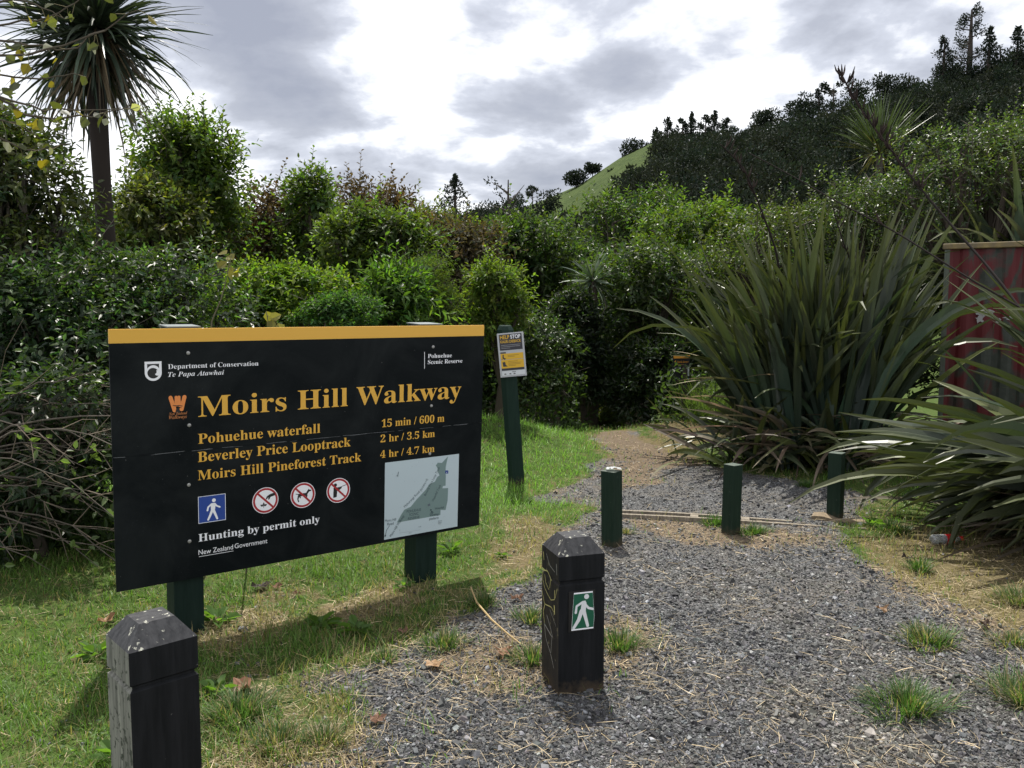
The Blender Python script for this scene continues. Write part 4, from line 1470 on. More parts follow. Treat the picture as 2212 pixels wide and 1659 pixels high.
    A('rounded_tree', 'dark bush hiding the trunk of the small cabbage tree', 'shrub', 1262, 650, 960, 120, 12.3, (.020, .036, .015), .085, 1000, 7, 46, lobes=8)
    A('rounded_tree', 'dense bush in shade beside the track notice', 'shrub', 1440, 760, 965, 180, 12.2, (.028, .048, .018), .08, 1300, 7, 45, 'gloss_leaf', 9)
    # bushes merging into one thicket behind the sign
    rs = np.random.default_rng(57)
    for i, (px, t, w, Y) in enumerate(((270, 470, 170, 14), (480, 455, 200, 16), (560, 500, 180, 14), (650, 470, 170, 17), (740, 500, 170, 15), (830, 490, 160, 15), (910, 475, 170, 17), (1000, 520, 150, 15), (1060, 505, 170, 22), (1170, 520, 170, 25), (700, 560, 180, 12.5), (520, 560, 170, 12.5), (1040, 610, 140, 13), (930, 590, 150, 13.2))):
        A('thicket_bush', 'bush merged into the green thicket between the sign board and the skyline', 'shrub', px, t, t + 260, w, Y, [(.075, .115, .030), (.062, .090, .030), (.085, .110, .036), (.055, .090, .026)][i % 4], .07 + .003 * Y, 1000, 6, 200 + i, lobes=8, twig=5, group='bushes of the thicket', shape=[.42, .3, .5][i % 3])
    # right bank
    A('bank_shrub', 'yellow flecked loose shrub behind the left half of the big flax', 'shrub', 1690, 468, 760, 300, 11.8, (.065, .085, .026), .06, 1700, 6, 51, 'gloss_leaf', 12, twig=9, shoots=6)
    A('bank_shrub', 'pale glossy shrub rising behind the tall flax leaves', 'shrub', 1890, 395, 700, 330, 10.9, (.060, .085, .035), .055, 1900, 6, 52, 'gloss_leaf', 13, twig=9, shoots=8)
    A('bank_shrub', 'tall loose pale green shrub above the shed roof', 'shrub', 2110, 265, 620, 300, 10.4, (.060, .085, .036), .055, 1700, 6, 53, 'gloss_leaf', 13, twig=9, shoots=12, var=.32)
    A('bank_shrub', 'high shrub leaning out of the right edge above the shed', 'shrub', 2290, 235, 640, 300, 10.6, (.055, .078, .034), .06, 1500, 6, 54, 'gloss_leaf', 12, twig=9, shoots=8)
    A('bank_shrub', 'dark low shrub filling the gap behind the flax base', 'shrub', 1900, 640, 1000, 420, 10.2, (.026, .042, .02), .07, 1300, 7, 55, 'gloss_leaf', 10)
    A('bank_shrub', 'mid green shrub joining the sunlit tree to the flax', 'shrub', 1600, 570, 860, 190, 12.6, (.065, .105, .028), .075, 1200, 7, 56, lobes=9, shoots=3)


build_shrubs()


def fallen_thicket():
    """bare arching branches in the shade at the left"""
    rs = np.random.default_rng(61)
    p = gr(60, 1240)
    root = thing('bare_thicket', (p[0] + .15, 4.72, 0), 'tangle of bare grey arching twigs with few leaves at the left of the sign', 'shrub')
    mb, lf = MB(), MB()
    for i in range(38):
        s = np.array([rs.uniform(-1.0, -.2), rs.uniform(-.1, .5), rs.uniform(.2, 1.0)])
        L = rs.uniform(.7, 1.5)
        az = rs.normal(0, .35)
        t = np.linspace(0, 1, 8)
        e0 = rs.uniform(-.1, .7)
        el = e0 - t * rs.uniform(.5, 1.3)
        pts = s + np.concatenate([[[0, 0, 0]], np.cumsum(np.stack([np.cos(el) * math.cos(az), np.cos(el) * math.sin(az) - .1, np.sin(el)], 1)[:-1] * L / 7, 0)]) + rs.normal(size=(8, 3)) * .012
        mb.tube(pts, np.linspace(rs.uniform(.004, .011), .0015, 8), 5, np.array([.10, .086, .072]) * rs.uniform(.6, 1.3))
        for j in range(3):
            a = pts[rs.integers(3, 7)]
            b = a + np.array([rs.uniform(.05, .3), rs.normal() * .1, rs.normal() * .14])
            mb.tube([a, (a + b) / 2 + rs.normal(size=3) * .015, b], [.003, .002, .001], 4, (.16, .13, .10))
        m = 5
        q = pts[rs.integers(4, 8, m)] + rs.normal(size=(m, 3)) * .03
        if rs.random() < .6:
            leaves(lf, q, rs.normal(size=(m, 3)) + [.4, 0, 0], rs.normal(size=(m, 3)) + [0, 0, 1], rs.uniform(.04, .075, m), .03, np.array([.06, .085, .035]) * rs.uniform(.7, 2.0, (m, 1)))
    mb.build('branches', M['bark'], root)
    lf.build('leaves', M['gloss_leaf'], root)


fallen_thicket()


# ------------------------------------------------------------------ cabbage trees
def cabbage_head(mb, rs, c, n, L, W, col, droop=1.0, low=-.6, K=6, bend=.5):
    d = unit(rs.normal(size=(n, 3)) + np.array([0, 0, .25]))
    d[:, 2] = np.maximum(d[:, 2], low - .3 * rs.random(n))
    el = np.arcsin(np.clip(d[:, 2], -1, 1))
    az = np.arctan2(d[:, 1], d[:, 0])
    base = c + d * .05 * L
    cc = np.array(col)[None] * np.exp(rs.normal(size=(n, 1)) * .3) * (1 + rs.normal(size=(n, 3)) * .05)
    ribbons(mb, base, az, el, rs.uniform(.15, 1, n) * bend * droop, L * rs.uniform(.55, 1.12, n), W, K, np.clip(cc, .004, .5), lambda t: np.minimum(1, .55 + 2.5 * t) * np.clip((1.02 - t) * 2.2, 0, 1) ** .7,
            fold=.25, roll=rs.normal(size=n) * .5, power=1.6)


def build_cabbage_trees():
    rs = np.random.default_rng(71)
    Y = 8.0
    hc = at(210, 60, Y)
    x0 = at(236, 640, Y)[0]
    gz = float(terrain(x0, Y))
    root = thing('cabbage_tree', (x0, Y, gz), 'tall cabbage tree with round spiky head against the sky at the upper left', 'tree')
    o = np.array([x0, Y, gz])
    mb = MB()
    c = hc - o
    pts = [np.array([0, 0, -.1]), np.array([0, 0, .8]), at(233, 560, Y) - o, at(222, 420, Y) - o, at(212, 250, Y) - o, c]
    mb.tube(pts, [.13, .11, .085, .078, .085, .06], 12, (.026, .021, .018))
    pts = [at(222, 420, Y) - o + [0, .08, 0], at(205, 250, Y) - o + [-.05, .1, 0], at(180, 160, Y) - o + [0, .15, 0]]
    mb.tube(pts, [.05, .055, .05], 8, (.04, .033, .028))
    mb.build('trunk', M['bark'], root, smooth=True)
    mb = MB()
    cabbage_head(mb, rs, c, 430, .90, .032, (.036, .050, .034), low=-.95, bend=.9)
    cabbage_head(mb, rs, c + np.array([-.22, .2, -.15]), 300, .92, .032, (.032, .046, .030), low=-1.0, bend=.95)
    mb.build('crown', M['flax_leaf'], root)
    mb = MB()
    n = 130
    az = rs.random(n) * 6.28
    b = c + np.stack([np.cos(az) * .09, np.sin(az) * .09, rs.uniform(-.4, 0, n)], 1)
    ribbons(mb, b, az, rs.uniform(-1.2, -.7, n), rs.uniform(0, .5, n), rs.uniform(.5, .95, n), .026, 4, np.array([.11, .085, .05]) * rs.uniform(.5, 1.3, (n, 1)), roll=rs.normal(size=n))
    mb.build('dead_leaves', M['straw'], root)

    Y = 12.7
    hc = at(1280, 607, Y)
    gz = float(terrain(hc[0], Y))
    root = thing('cabbage_tree', (hc[0], Y, gz), 'small cabbage tree whose spiky head shows in the dark gully', 'tree')
    c = hc - np.array([hc[0], Y, gz])
    mb = MB()
    mb.tube([(0, 0, -.1), (.05, 0, c[2] * .5), c], [.10, .08, .06], 8, (.06, .05, .04))
    mb.build('trunk', M['bark'], root)
    mb = MB()
    cabbage_head(mb, rs, c, 130, .50, .026, (.10, .14, .09), low=-.5, bend=.5)
    mb.build('crown', M['flax_leaf'], root)

    Y = 12.6
    hc = at(1900, 330, Y)
    gz = float(terrain(hc[0], Y))
    root = thing('cabbage_tree', (hc[0], Y, gz), 'young cabbage tree with upright fan of stiff leaves above the right hand shrubs', 'tree')
    c = hc - np.array([hc[0], Y, gz])
    mb = MB()
    mb.tube([(0, 0, -.1), (.03, 0, c[2] * .5), c], [.08, .07, .05], 8, (.06, .05, .04))
    mb.build('trunk', M['bark'], root)
    mb = MB()
    n = 150
    az = rs.random(n) * 6.28
    el = rs.uniform(.5, 1.5, n)
    cc = np.array([.060, .085, .035]) * rs.uniform(.6, 1.5, (n, 1))
    ribbons(mb, c + rs.normal(size=(n, 3)) * .03, az, el, rs.uniform(0, .35, n), rs.uniform(.6, 1.0, n), .028, 4, cc, fold=.25, roll=rs.normal(size=n) * .4)
    n = 40
    az = rs.random(n) * 6.28
    ribbons(mb, c + rs.normal(size=(n, 3)) * .03, az, rs.uniform(-.4, .5, n), rs.uniform(0, .8, n), rs.uniform(.5, .9, n), .024, 4, np.array([.12, .10, .05]) * rs.uniform(.6, 1.3, (n, 1)), fold=.2)
    mb.build('crown', M['flax_leaf'], root)


build_cabbage_trees()


# ------------------------------------------------------------------ flax
FLAX = (.032, .053, .042)


def flax_leaves(mb, rs, base, n, L, W, el, bend, az, col, K=9, tip=(.07, .08, .03), fold=.45, power=1.6):
    cc = np.array(col)[None] * np.exp(rs.normal(size=(n, 1)) * .28) * (1 + rs.normal(size=(n, 3)) * .08)
    yl = rs.random(n) < .18
    cc[yl] = np.array([.085, .105, .03]) * rs.uniform(.7, 1.3, (yl.sum(), 1))
    ribbons(mb, base, az, el, bend, L, W, K, np.clip(cc, .004, .6), lambda t: np.minimum(1, .45 + 1.3 * t) * np.clip((1.01 - t) * 2.6, 0, 1) ** .75,
            fold=fold, roll=rs.normal(size=n) * .8, azb=rs.normal(size=n) * .3, power=power, tipcol=np.array(tip)[None] * rs.uniform(.4, 1.2, (n, 1)))


def flax_fans(mb, rs, centres, leans, n, L, W, bend, col, K=10, spread=.55):
    """flax grows as flat fans: each fan is a handful of leaves opening in one plane"""
    for (cx, cy, cz), (la, lm) in zip(centres, leans):
        m = n + rs.integers(-2, 3)
        fa = rs.random() * 6.28
        sp = np.linspace(-1, 1, m) * spread * rs.uniform(.7, 1.2) + rs.normal(size=m) * .07
        d = np.stack([np.sin(sp) * math.cos(fa) + math.cos(la) * lm, np.sin(sp) * math.sin(fa) + math.sin(la) * lm, np.cos(sp)], 1)
        d = unit(d)
        az, el = np.arctan2(d[:, 1], d[:, 0]), np.arcsin(d[:, 2])
        ln = L * rs.uniform(.62, 1.06, m) * (1.05 - .25 * np.abs(np.linspace(-1, 1, m)))
        bd = bend * rs.uniform(.2, 1.0, m) * (1 + 1.3 * (1.57 - el)) + np.where(rs.random(m) < .18, rs.uniform(.6, 1.9, m), 0)
        flax_leaves(mb, rs, np.array([[cx, cy, cz]]) + rs.normal(size=(m, 3)) * [.03, .03, .01], m, ln, W * rs.uniform(.7, 1.15, m), el, bd, az, col, K, power=2.0)


def flower_stalk(root, o, pts, r, pods, seed):
    """a dark flax stalk through picture points (px, py, Y) with curved black pods"""
    rs = np.random.default_rng(seed)
    P = np.array([at(*q) for q in pts]) - o
    t = np.linspace(0, len(P) - 1, 24)
    C = np.stack([np.interp(t, range(len(P)), P[:, i]) for i in range(3)], 1)
    for _ in range(2):
        C[1:-1] = (C[:-2] + C[1:-1] * 2 + C[2:]) / 4
    mb = MB()
    mb.tube(C, np.linspace(r, r * .45, 24), 7, (.020, .016, .015))
    for i in range(pods):
        k = int(23 - rs.random() * 23 * .62)
        s = C[k]
        L = rs.uniform(.06, .11)
        a = rs.random() * 6.28
        d = np.array([math.cos(a) * .8, math.sin(a) * .5, rs.uniform(.3, .9)])
        q = np.array([s, s + d * L * .4, s + d * L * .7 + [0, 0, L * .15], s + d * L * .9 + [0, 0, L * .5]])
        mb.tube(q, [.003, .007, .008, .002], 5, np.array([.024, .017, .015]) * rs.uniform(.7, 1.6))
    return mb.build('flower_stalk', M['bark'], root)


def build_flax():
    rs = np.random.default_rng(81)
    # the tall clump left of the shed
    c = np.array([3.25, 8.55])
    gz = float(terrain(*c))
    o = np.array([c[0], c[1], gz])
    root = thing('flax_clump', o, 'tall upright flax clump with dead leaves at its foot left of the shed', 'plant', 'flax clumps on the right of the path')
    mb = MB()
    m = 62
    bx = np.clip(rs.normal(.0, .36, m), -.58, .44)
    by = rs.normal(0, .28, m)
    la = np.where(bx < 0, math.pi, 0) + rs.normal(size=m) * .8
    flax_fans(mb, rs, np.stack([bx, by, np.zeros(m)], 1), np.stack([la, np.where(bx < 0, .42, .08) * np.abs(bx) + .05 + .10 * rs.random(m)], 1), 9, 2.62, .10, .42, FLAX, spread=.36)
    # leaves arching out low, mostly to the left and towards the path
    n = 120
    az = math.pi + rs.normal(.15, .8, n)
    az[rs.random(n) < .3] = -math.pi / 2 + rs.normal(0, .5)
    flax_leaves(mb, rs, np.stack([rs.normal(-.35, .4, n), rs.normal(-.1, .25, n), np.zeros(n)], 1), n, rs.uniform(.7, 1.2, n), rs.uniform(.045, .075, n), rs.uniform(.45, 1.25, n), rs.uniform(.5, 1.5, n), az, (.042, .058, .04))
    mb.build('leaves', M['flax_leaf'], root)
    mb = MB()
    n = 130
    az = -math.pi / 2 + rs.normal(0, 1.25, n)
    flax_leaves(mb, rs, np.stack([rs.normal(-.2, .6, n), rs.normal(-.25, .25, n), rs.uniform(.0, .35, n)], 1), n, rs.uniform(.5, 1.15, n), rs.uniform(.02, .055, n), rs.uniform(-.1, .65, n), rs.uniform(.2, 1.0, n), az,
                (.11, .09, .065), tip=(.15, .12, .09), fold=.25)
    n = 14
    az = math.pi + rs.normal(0, .35, n)
    flax_leaves(mb, rs, np.stack([rs.normal(-.55, .3, n), rs.normal(-.1, .2, n), rs.uniform(.3, .9, n)], 1), n, rs.uniform(.7, 1.1, n), rs.uniform(.018, .035, n), rs.uniform(.1, .5, n), rs.uniform(.3, .8, n), az, (.24, .20, .12), tip=(.35, .3, .2), fold=.25)
    mb.build('dead_leaves', M['straw'], root)
    flower_stalk(root, o, [(1690, 640, 8.6), (1677, 540, 8.5), (1633, 424, 8.4), (1605, 360, 8.3), (1557, 312, 8.2)], .013, 22, 1)
    flower_stalk(root, o, [(1880, 690, 8.5), (1862, 625, 8.4), (1820, 520, 8.3), (1797, 440, 8.3)], .011, 6, 2)

    # the near clump leaning in from the right
    c = np.array([4.58, 5.65])
    o = np.array([c[0], c[1], 0.0])
    root = thing('flax_clump', o, 'near flax clump arching in from the right with silvery drooping leaves', 'plant', 'flax clumps on the right of the path')
    mb = MB()
    m = 34
    cy = rs.normal(0, .42, m)
    la = math.pi + rs.normal(0, .42, m)
    flax_fans(mb, rs, np.stack([rs.normal(-.05, .25, m), cy, rs.uniform(0, .25, m)], 1), np.stack([la, rs.uniform(1.2, 3.0, m)], 1), 8, 2.05, .10, .55, FLAX, spread=.55)
    m = 7
    la = math.pi + rs.normal(0, .5, m)
    flax_fans(mb, rs, np.stack([rs.normal(.1, .25, m), rs.normal(.1, .4, m), rs.uniform(0, .25, m)], 1), np.stack([la, rs.uniform(.35, .8, m)], 1), 7, 2.35, .09, .65, FLAX, spread=.5)
    m = 17
    la = -math.pi * .84 + rs.normal(0, .28, m)
    flax_fans(mb, rs, np.stack([rs.normal(-.1, .25, m), rs.normal(-.2, .3, m), rs.uniform(0, .25, m)], 1), np.stack([la, rs.uniform(1.4, 3.5, m)], 1), 8, 1.95, .10, .45, FLAX, spread=.5)
    n = 120
    az = rs.normal(0, 1.2, n)
    flax_leaves(mb, rs, np.stack([rs.normal(.1, .3, n), rs.normal(0, .4, n), np.zeros(n)], 1), n, rs.uniform(1.4, 2.2, n), rs.uniform(.06, .09, n), rs.uniform(.4, 1.4, n), rs.uniform(.5, 1.2, n), az, FLAX)
    mb.build('leaves', M['flax_leaf'], root)
    mb = MB()
    n = 150
    az = math.pi * 1.1 + rs.normal(0, .6, n)
    flax_leaves(mb, rs, np.stack([rs.normal(-.35, .4, n), rs.normal(-.1, .4, n), rs.uniform(.0, .22, n)], 1), n, rs.uniform(.5, 1.15, n), rs.uniform(.015, .05, n), rs.uniform(-.05, .3, n), rs.uniform(.05, .5, n), az, (.10, .085, .065), tip=(.16, .13, .1), fold=.2)
    mb.build('dead_leaves', M['straw'], root)
    flower_stalk(root, o, [(2300, 800, 5.6), (2154, 597, 6.2), (2040, 470, 6.6), (1970, 384, 6.8), (1922, 320, 6.9), (1885, 272, 7.0), (1838, 200, 7.1), (1813, 150, 7.1)], .0105, 70, 3)
    flower_stalk(root, o, [(2250, 690, 5.6), (2090, 600, 6.0), (1930, 497, 6.4), (1810, 437, 6.7), (1690, 368, 6.9), (1617, 330, 7.0)], .008, 3, 4)

    # the clump behind the shed's right end
    c = np.array([6.55, 10.2])
    gz = float(terrain(*c))
    o = np.array([c[0], c[1], gz])
    root = thing('flax_clump', o, 'flax clump whose bright leaf tips hang over the shed roof', 'plant', 'flax clumps on the right of the path')
    mb = MB()
    n = 260
    az = math.pi * 1.15 + rs.normal(0, .9, n)
    flax_leaves(mb, rs, np.stack([rs.normal(0, .3, n), rs.normal(0, .3, n), rs.uniform(.7, 1.5, n)], 1), n, rs.uniform(1.6, 2.6, n), rs.uniform(.06, .095, n), rs.uniform(.7, 1.45, n), rs.uniform(.6, 1.7, n), az, FLAX)
    mb.build('leaves', M['flax_leaf'], root)


build_flax()


# ------------------------------------------------------------------ tall grass by the track notice, weeds, overhanging poplar branch
def build_small_plants():
    rs = np.random.default_rng(91)
    p = gr(1556, 935)
    gz = float(terrain(p[0], p[1]))
    root = thing('tall_grass_clump', (p[0] + .1, p[1], gz), 'tall pale green grass clump between the track notice and the flax', 'grass')
    mb = MB()
    n = 1500
    az = rs.random(n) * 6.28
    r = rs.random(n) ** .5 * .42
    ribbons(mb, np.stack([np.cos(az) * r * 1.2, np.sin(az) * r, np.zeros(n)], 1), rs.random(n) * 6.28, rs.uniform(.9, 1.5, n), rs.uniform(.3, 1.6, n), rs.uniform(.35, .85, n), .007, 5,
            np.array([.11, .16, .04]) * rs.uniform(.6, 1.4, (n, 1)))
    mb.build('blades', M['grass_blade'], root)

    # overhanging branch with round yellowing leaves at the top left
    root = thing('poplar_branch', at(-260, 60, 3.0), 'overhanging twigs with round yellowing leaves at the top left corner', 'branch')
    o = np.array(root.location)
    mb, lf = MB(), MB()
    ends = [((-260, 60), (-20, 130), (180, 90), (300, 20)), ((-260, 60), (-40, 60), (110, 40), (200, -20)), ((-260, 90), (-10, 210), (120, 240), (260, 235)),
            ((-260, 90), (-60, 160), (90, 170), (170, 160)), ((-260, 90), (-40, 280), (60, 330), (150, 310)), ((-260, 60), (-80, 10), (60, 0), (140, 40)),
            ((-10, 210), (80, 260), (200, 250), (300, 225)), ((-260, 60), (0, 90), (150, 110), (220, 60)), ((-260, 90), (-60, 240), (40, 270), (90, 300))]
    lp, ld, ln = [], [], []
    for e in ends:
        Y = rs.uniform(2.7, 3.3)
        P = np.array([at(a, b, Y + .05 * i) for i, (a, b) in enumerate(e)]) - o
        t = np.linspace(0, 3, 16)
        C = np.stack([np.interp(t, range(4), P[:, i]) for i in range(3)], 1)
        for _ in range(2):
            C[1:-1] = (C[:-2] + 2 * C[1:-1] + C[2:]) / 4
        C += rs.normal(size=C.shape) * .004
        mb.tube(C, np.linspace(.006, .0018, 16), 6, (.07, .06, .045))
        for j in range(8):
            k = rs.integers(5, 16)
            d = np.array([rs.normal() * .7, rs.normal() * .5, -rs.random() * 1.0 + .2])
            s = C[k]
            q = s + unit(d) * rs.uniform(.02, .05)
            mb.tube([s, q], [.0012, .0009], 4, (.16, .14, .08))
            lp.append(q)
            ld.append(d + rs.normal(size=3) * .4)
            ln.append(rs.normal(size=3))
    n = len(lp)
    cc = np.where(rs.random((n, 1)) < .2, np.array([[.13, .105, .02]]), np.array([[.055, .062, .028]])) * rs.uniform(.6, 1.3, (n, 1))
    cc[rs.random(n) < .10] = (.22, .22, .19)
    L = rs.uniform(.026, .048, n)
    leaves(lf, np.array(lp), np.array(ld), np.array(ln), L, L * .95, cc, fold=.2)
    mb.build('twigs', M['bark'], root)
    lf.build('leaves', M['leaf'], root)

    # sapling twig with a few big yellow leaves behind the sign
    b = np.array([-1.55, 4.75, 0.0])
    root = thing('poplar_sapling', b, 'thin sapling with few yellow leaves standing right behind the sign board', 'sapling')
    mb, lf = MB(), MB()
    for pts, spots in (([(430, 900), (455, 700), (480, 640), (500, 552)], [(490, 548), (505, 560), (510, 585), (470, 580), (512, 600), (500, 575)]), ([(520, 900), (560, 760), (580, 700), (575, 672)], [(575, 672), (590, 690), (600, 698), (583, 690)])):
        P = np.array([at(a, c_, 4.75) for a, c_ in pts]) - b
        P[0, 2] = -.05
        t = np.linspace(0, 3, 12)
        C = np.stack([np.interp(t, range(4), P[:, i]) for i in range(3)], 1)
        mb.tube(C, np.linspace(.006, .002, 12), 6, (.12, .11, .07))
        q = np.array([at(a, c_, 4.73 + rs.random() * .05) for a, c_ in spots]) - b
        for s in q:
            mb.tube([C[-2], s], [.0015, .001], 4, (.15, .14, .06))
        m = len(q)
        leaves(lf, q, rs.normal(size=(m, 3)) + [.2, 0, -.3], rs.normal(size=(m, 3)) * .4 + [0, -.9, .4], .075, .06, np.array([.20, .18, .05]) * rs.uniform(.6, 1.1, (m, 1)), fold=.2)
    mb.build('stem', M['bark'], root)
    lf.build('leaves', M['leaf'], root)


build_small_plants()


# ------------------------------------------------------------------ hill: skyline trees and the wood on its face
def ridge_point(px, Y=None, extra=0):
    Y = Y or RIDGE_Y - 3
    x = (px - 1106) / FPX * Y
    return np.array([x, Y, float(terrain(x, Y))])


M['far_leaf'] = leaf_mat('far_foliage', 0.75, 0.18, (1.3, 1.3, 0.6), spec=0.1)
FARC = (.017, .025, .018)


def far_clumps(mb, rs, c, r, n, L, col):
    d = unit(rs.normal(size=(n, 3)))
    rad = (.35 + .7 * rs.random(n) ** .6)[:, None]
    p = c + d * r * rad
    cc = np.array(col)[None] * np.exp(rs.normal(size=(n, 1)) * .18)
    leaves(mb, p, unit(d + rs.normal(size=(n, 3)) * .6 + [0, 0, .4]), d + rs.normal(size=(n, 3)) * .5, L * rs.uniform(.6, 1.4, n), L * .55, cc, fold=.3, droop=0)


def far_tree(name, label, px, py_top, py_base, wpx, Y, kind, seed, group='trees along the hill skyline', n=420, col=FARC, cat='tree'):
    rs = np.random.default_rng(seed)
    x = (px - 1106) / FPX * Y
    gz = float(terrain(x, Y))
    zt, zb = at(px, py_top, Y)[2], at(px, py_base, Y)[2]
    gz = min(gz, zb)
    w, h = wpx * Y / FPX, zt - zb
    root = thing(name, (x, Y, gz), label, cat, group)
    o = zb - gz
    u = Y / 120.0
    mb, tr = MB(), MB()
    tr.tube([(0, 0, -.5), (0, 0, o + h * .5), (0, 0, o + h * .92)], [.035 * h, .025 * h, .008 * h], 6, (.05, .042, .036))
    if kind == 'round':
        for i in range(9):
            c = np.array([rs.uniform(-.27, .27) * w, rs.uniform(-.25, .25) * w, o + h * rs.uniform(.22, .82)])
            far_clumps(mb, rs, c, np.array([w * .27, w * .27, h * .2]), n // 4, .34 * u, col)
    elif kind == 'cone':
        for i in range(14):
            f = (i + .5) / 14
            rr = w * .5 * (1 - f) ** .8 * rs.uniform(.7, 1.15) + .15 * u
            for j in range(3):
                a = rs.random() * 6.28
                c = np.array([math.cos(a) * rr * .55, math.sin(a) * rr * .55, o + h * (.12 + .86 * f)])
                far_clumps(mb, rs, c, np.array([rr * .5, rr * .5, h * .04]), n // 24 + 1, .34 * u, col)
    elif kind == 'pine':                     # tiers of separate limbs carrying needle tufts
        for i in range(26):
            f = .22 + .78 * (i + rs.random()) / 26
            a = rs.random() * 6.28
            ln = w * .5 * (1.05 - f) ** .55 * rs.uniform(.45, 1.1)
            s = np.array([0, 0, o + h * f * .93])
            e = s + np.array([math.cos(a) * ln, math.sin(a) * ln, ln * rs.uniform(.1, .5)])
            tr.tube([s, (s + e) / 2 - [0, 0, .05 * ln], e], [.008 * h, .005 * h, .002 * h], 4, (.05, .042, .036))
            for t in (.55, .8, 1.0):
                far_clumps(mb, rs, s + (e - s) * t, np.array([ln * .24, ln * .24, h * .045]), n // 44 + 1, .29 * u, col)
    elif kind == 'sparse':                   # bare limbs with a few tufts
        for i in range(12):
            a = rs.random() * 6.28
            f = rs.uniform(.25, .75)
            s = np.array([0, 0, o + h * f])
            e = s + np.array([math.cos(a) * w * rs.uniform(.2, .5), math.sin(a) * w * .3, h * rs.uniform(.1, .3)])
            tr.tube([s, (s + e) / 2, e], [.012 * h, .008 * h, .003 * h], 4, (.085, .075, .065))
            if rs.random() < .6:
                far_clumps(mb, rs, e, np.array([w * .12, w * .12, h * .06]), n // 10, .38 * u, col)
    mb.build('crown', M['far_leaf'], root)
    tr.build('trunk', M['bark'], root)
    return root


def build_skyline():
    F = far_tree
    F('pine_tree', 'dark conical pine standing above the shrubs in the middle skyline', 985, 376, 560, 150, 62, 'cone', 1, n=1300)
    F('sparse_tree', 'half bare tree with pale limbs just right of the dark conical pine', 1098, 375, 540, 100, 66, 'sparse', 2, n=320)
    F('rounded_tree', 'dark bushy tree at the foot of the bare limbed tree', 1035, 430, 560, 80, 60, 'round', 3, n=500)
    F('umbrella_tree', 'small flat topped tree left of the grassy slope', 1150, 405, 450, 36, 90, 'sparse', 4, n=260)
    F('rounded_tree', 'low bushy tree under the flat topped one', 1180, 405, 470, 60, 84, 'round', 5, n=420)
    F('rounded_tree', 'round dark tree on the grassy ridge, lower of the ridge pair', 1243, 362, 420, 52, 112, 'round', 6, n=520)
    F('rounded_tree', 'round dark tree on the grassy ridge, right one of the close pair', 1277, 354, 388, 38, 114, 'round', 7, n=420)
    F('rounded_tree', 'tiny round tree alone on the grassy slope', 1322, 366, 396, 26, 104, 'round', 8, n=260)
    F('rounded_tree', 'large round tree alone on top of the grassy ridge', 1366, 293, 358, 62, 114, 'round', 9, n=700)
    for i, (px, t, b, w) in enumerate(((1412, 275, 350, 52), (1434, 250, 345, 48), (1466, 254, 340, 56), (1484, 238, 338, 46), (1515, 246, 335, 58), (1533, 235, 332, 42), (1560, 252, 328, 52))):
        F('pine_tree', 'tall thin trunked pine in the dark stand right of the big ridge tree', px, t, b, w, 113, 'pine', 20 + i, 'pines of the ridge stand', n=520)
    F('rounded_tree', 'round crowned tree right of the ridge pine stand', 1640, 226, 290, 62, 112, 'round', 31, n=600)
    F('rounded_tree', 'broad dark tree on the middle of the ridge', 1715, 196, 270, 70, 112, 'round', 32, n=600)
    F('pine_tree', 'small jagged pine sticking out of the middle ridge', 1752, 190, 260, 40, 111, 'pine', 33, n=330)
    F('umbrella_tree', 'open flat topped tree left of the flax seed heads', 1783, 176, 235, 46, 110, 'sparse', 34, n=420)
    F('rounded_tree', 'rounded tree on the ridge behind the flax seed heads', 1830, 172, 250, 60, 110, 'round', 35, n=560)
    F('rounded_tree', 'rounded ridge tree left of the tall pine, lower one', 1890, 156, 240, 66, 110, 'round', 36, n=560)
    F('rounded_tree', 'rounded ridge tree left of the tall pine, upper one', 1940, 150, 230, 60, 108, 'round', 37, n=560)
    F('pine_tree', 'tall open pine with ragged limbs at the upper right skyline', 2066, 2, 230, 120, 100, 'pine', 38, n=1100)
    F('pine_tree', 'shorter pine leaning on the left of the tall open pine', 2012, 72, 230, 70, 100, 'pine', 39, n=700)
    F('pine_tree', 'conical pine just right of the tall open pine', 2106, 58, 210, 70, 98, 'cone', 40, n=800)
    F('pine_tree', 'dense dark pine near the right end of the ridge', 2165, 55, 200, 95, 96, 'cone', 41, n=800)
    F('rounded_tree', 'dark tree mass leaning out of the upper right edge', 2215, 60, 210, 90, 94, 'round', 42, n=800)
    F('rounded_tree', 'bushy dark tree between the tall open pine and the right edge', 2130, 95, 210, 90, 98, 'round', 46, n=800)
    F('rounded_tree', 'low bushy dark tree at the foot of the tall open pine', 2030, 130, 220, 90, 100, 'round', 47, n=700)
    F('pine_tree', 'short pine poking above the far left treeline', 598, 420, 500, 34, 70, 'cone', 43, n=420)
    F('pine_tree', 'far pine seen low left of the cabbage tree', 62, 385, 520, 60, 48, 'cone', 44, n=700)
    F('sparse_tree', 'bare flowering topped tree against the sky above the brown shrubs', 835, 408, 560, 105, 30, 'sparse', 45, n=160, col=(.07, .055, .035))


build_skyline()


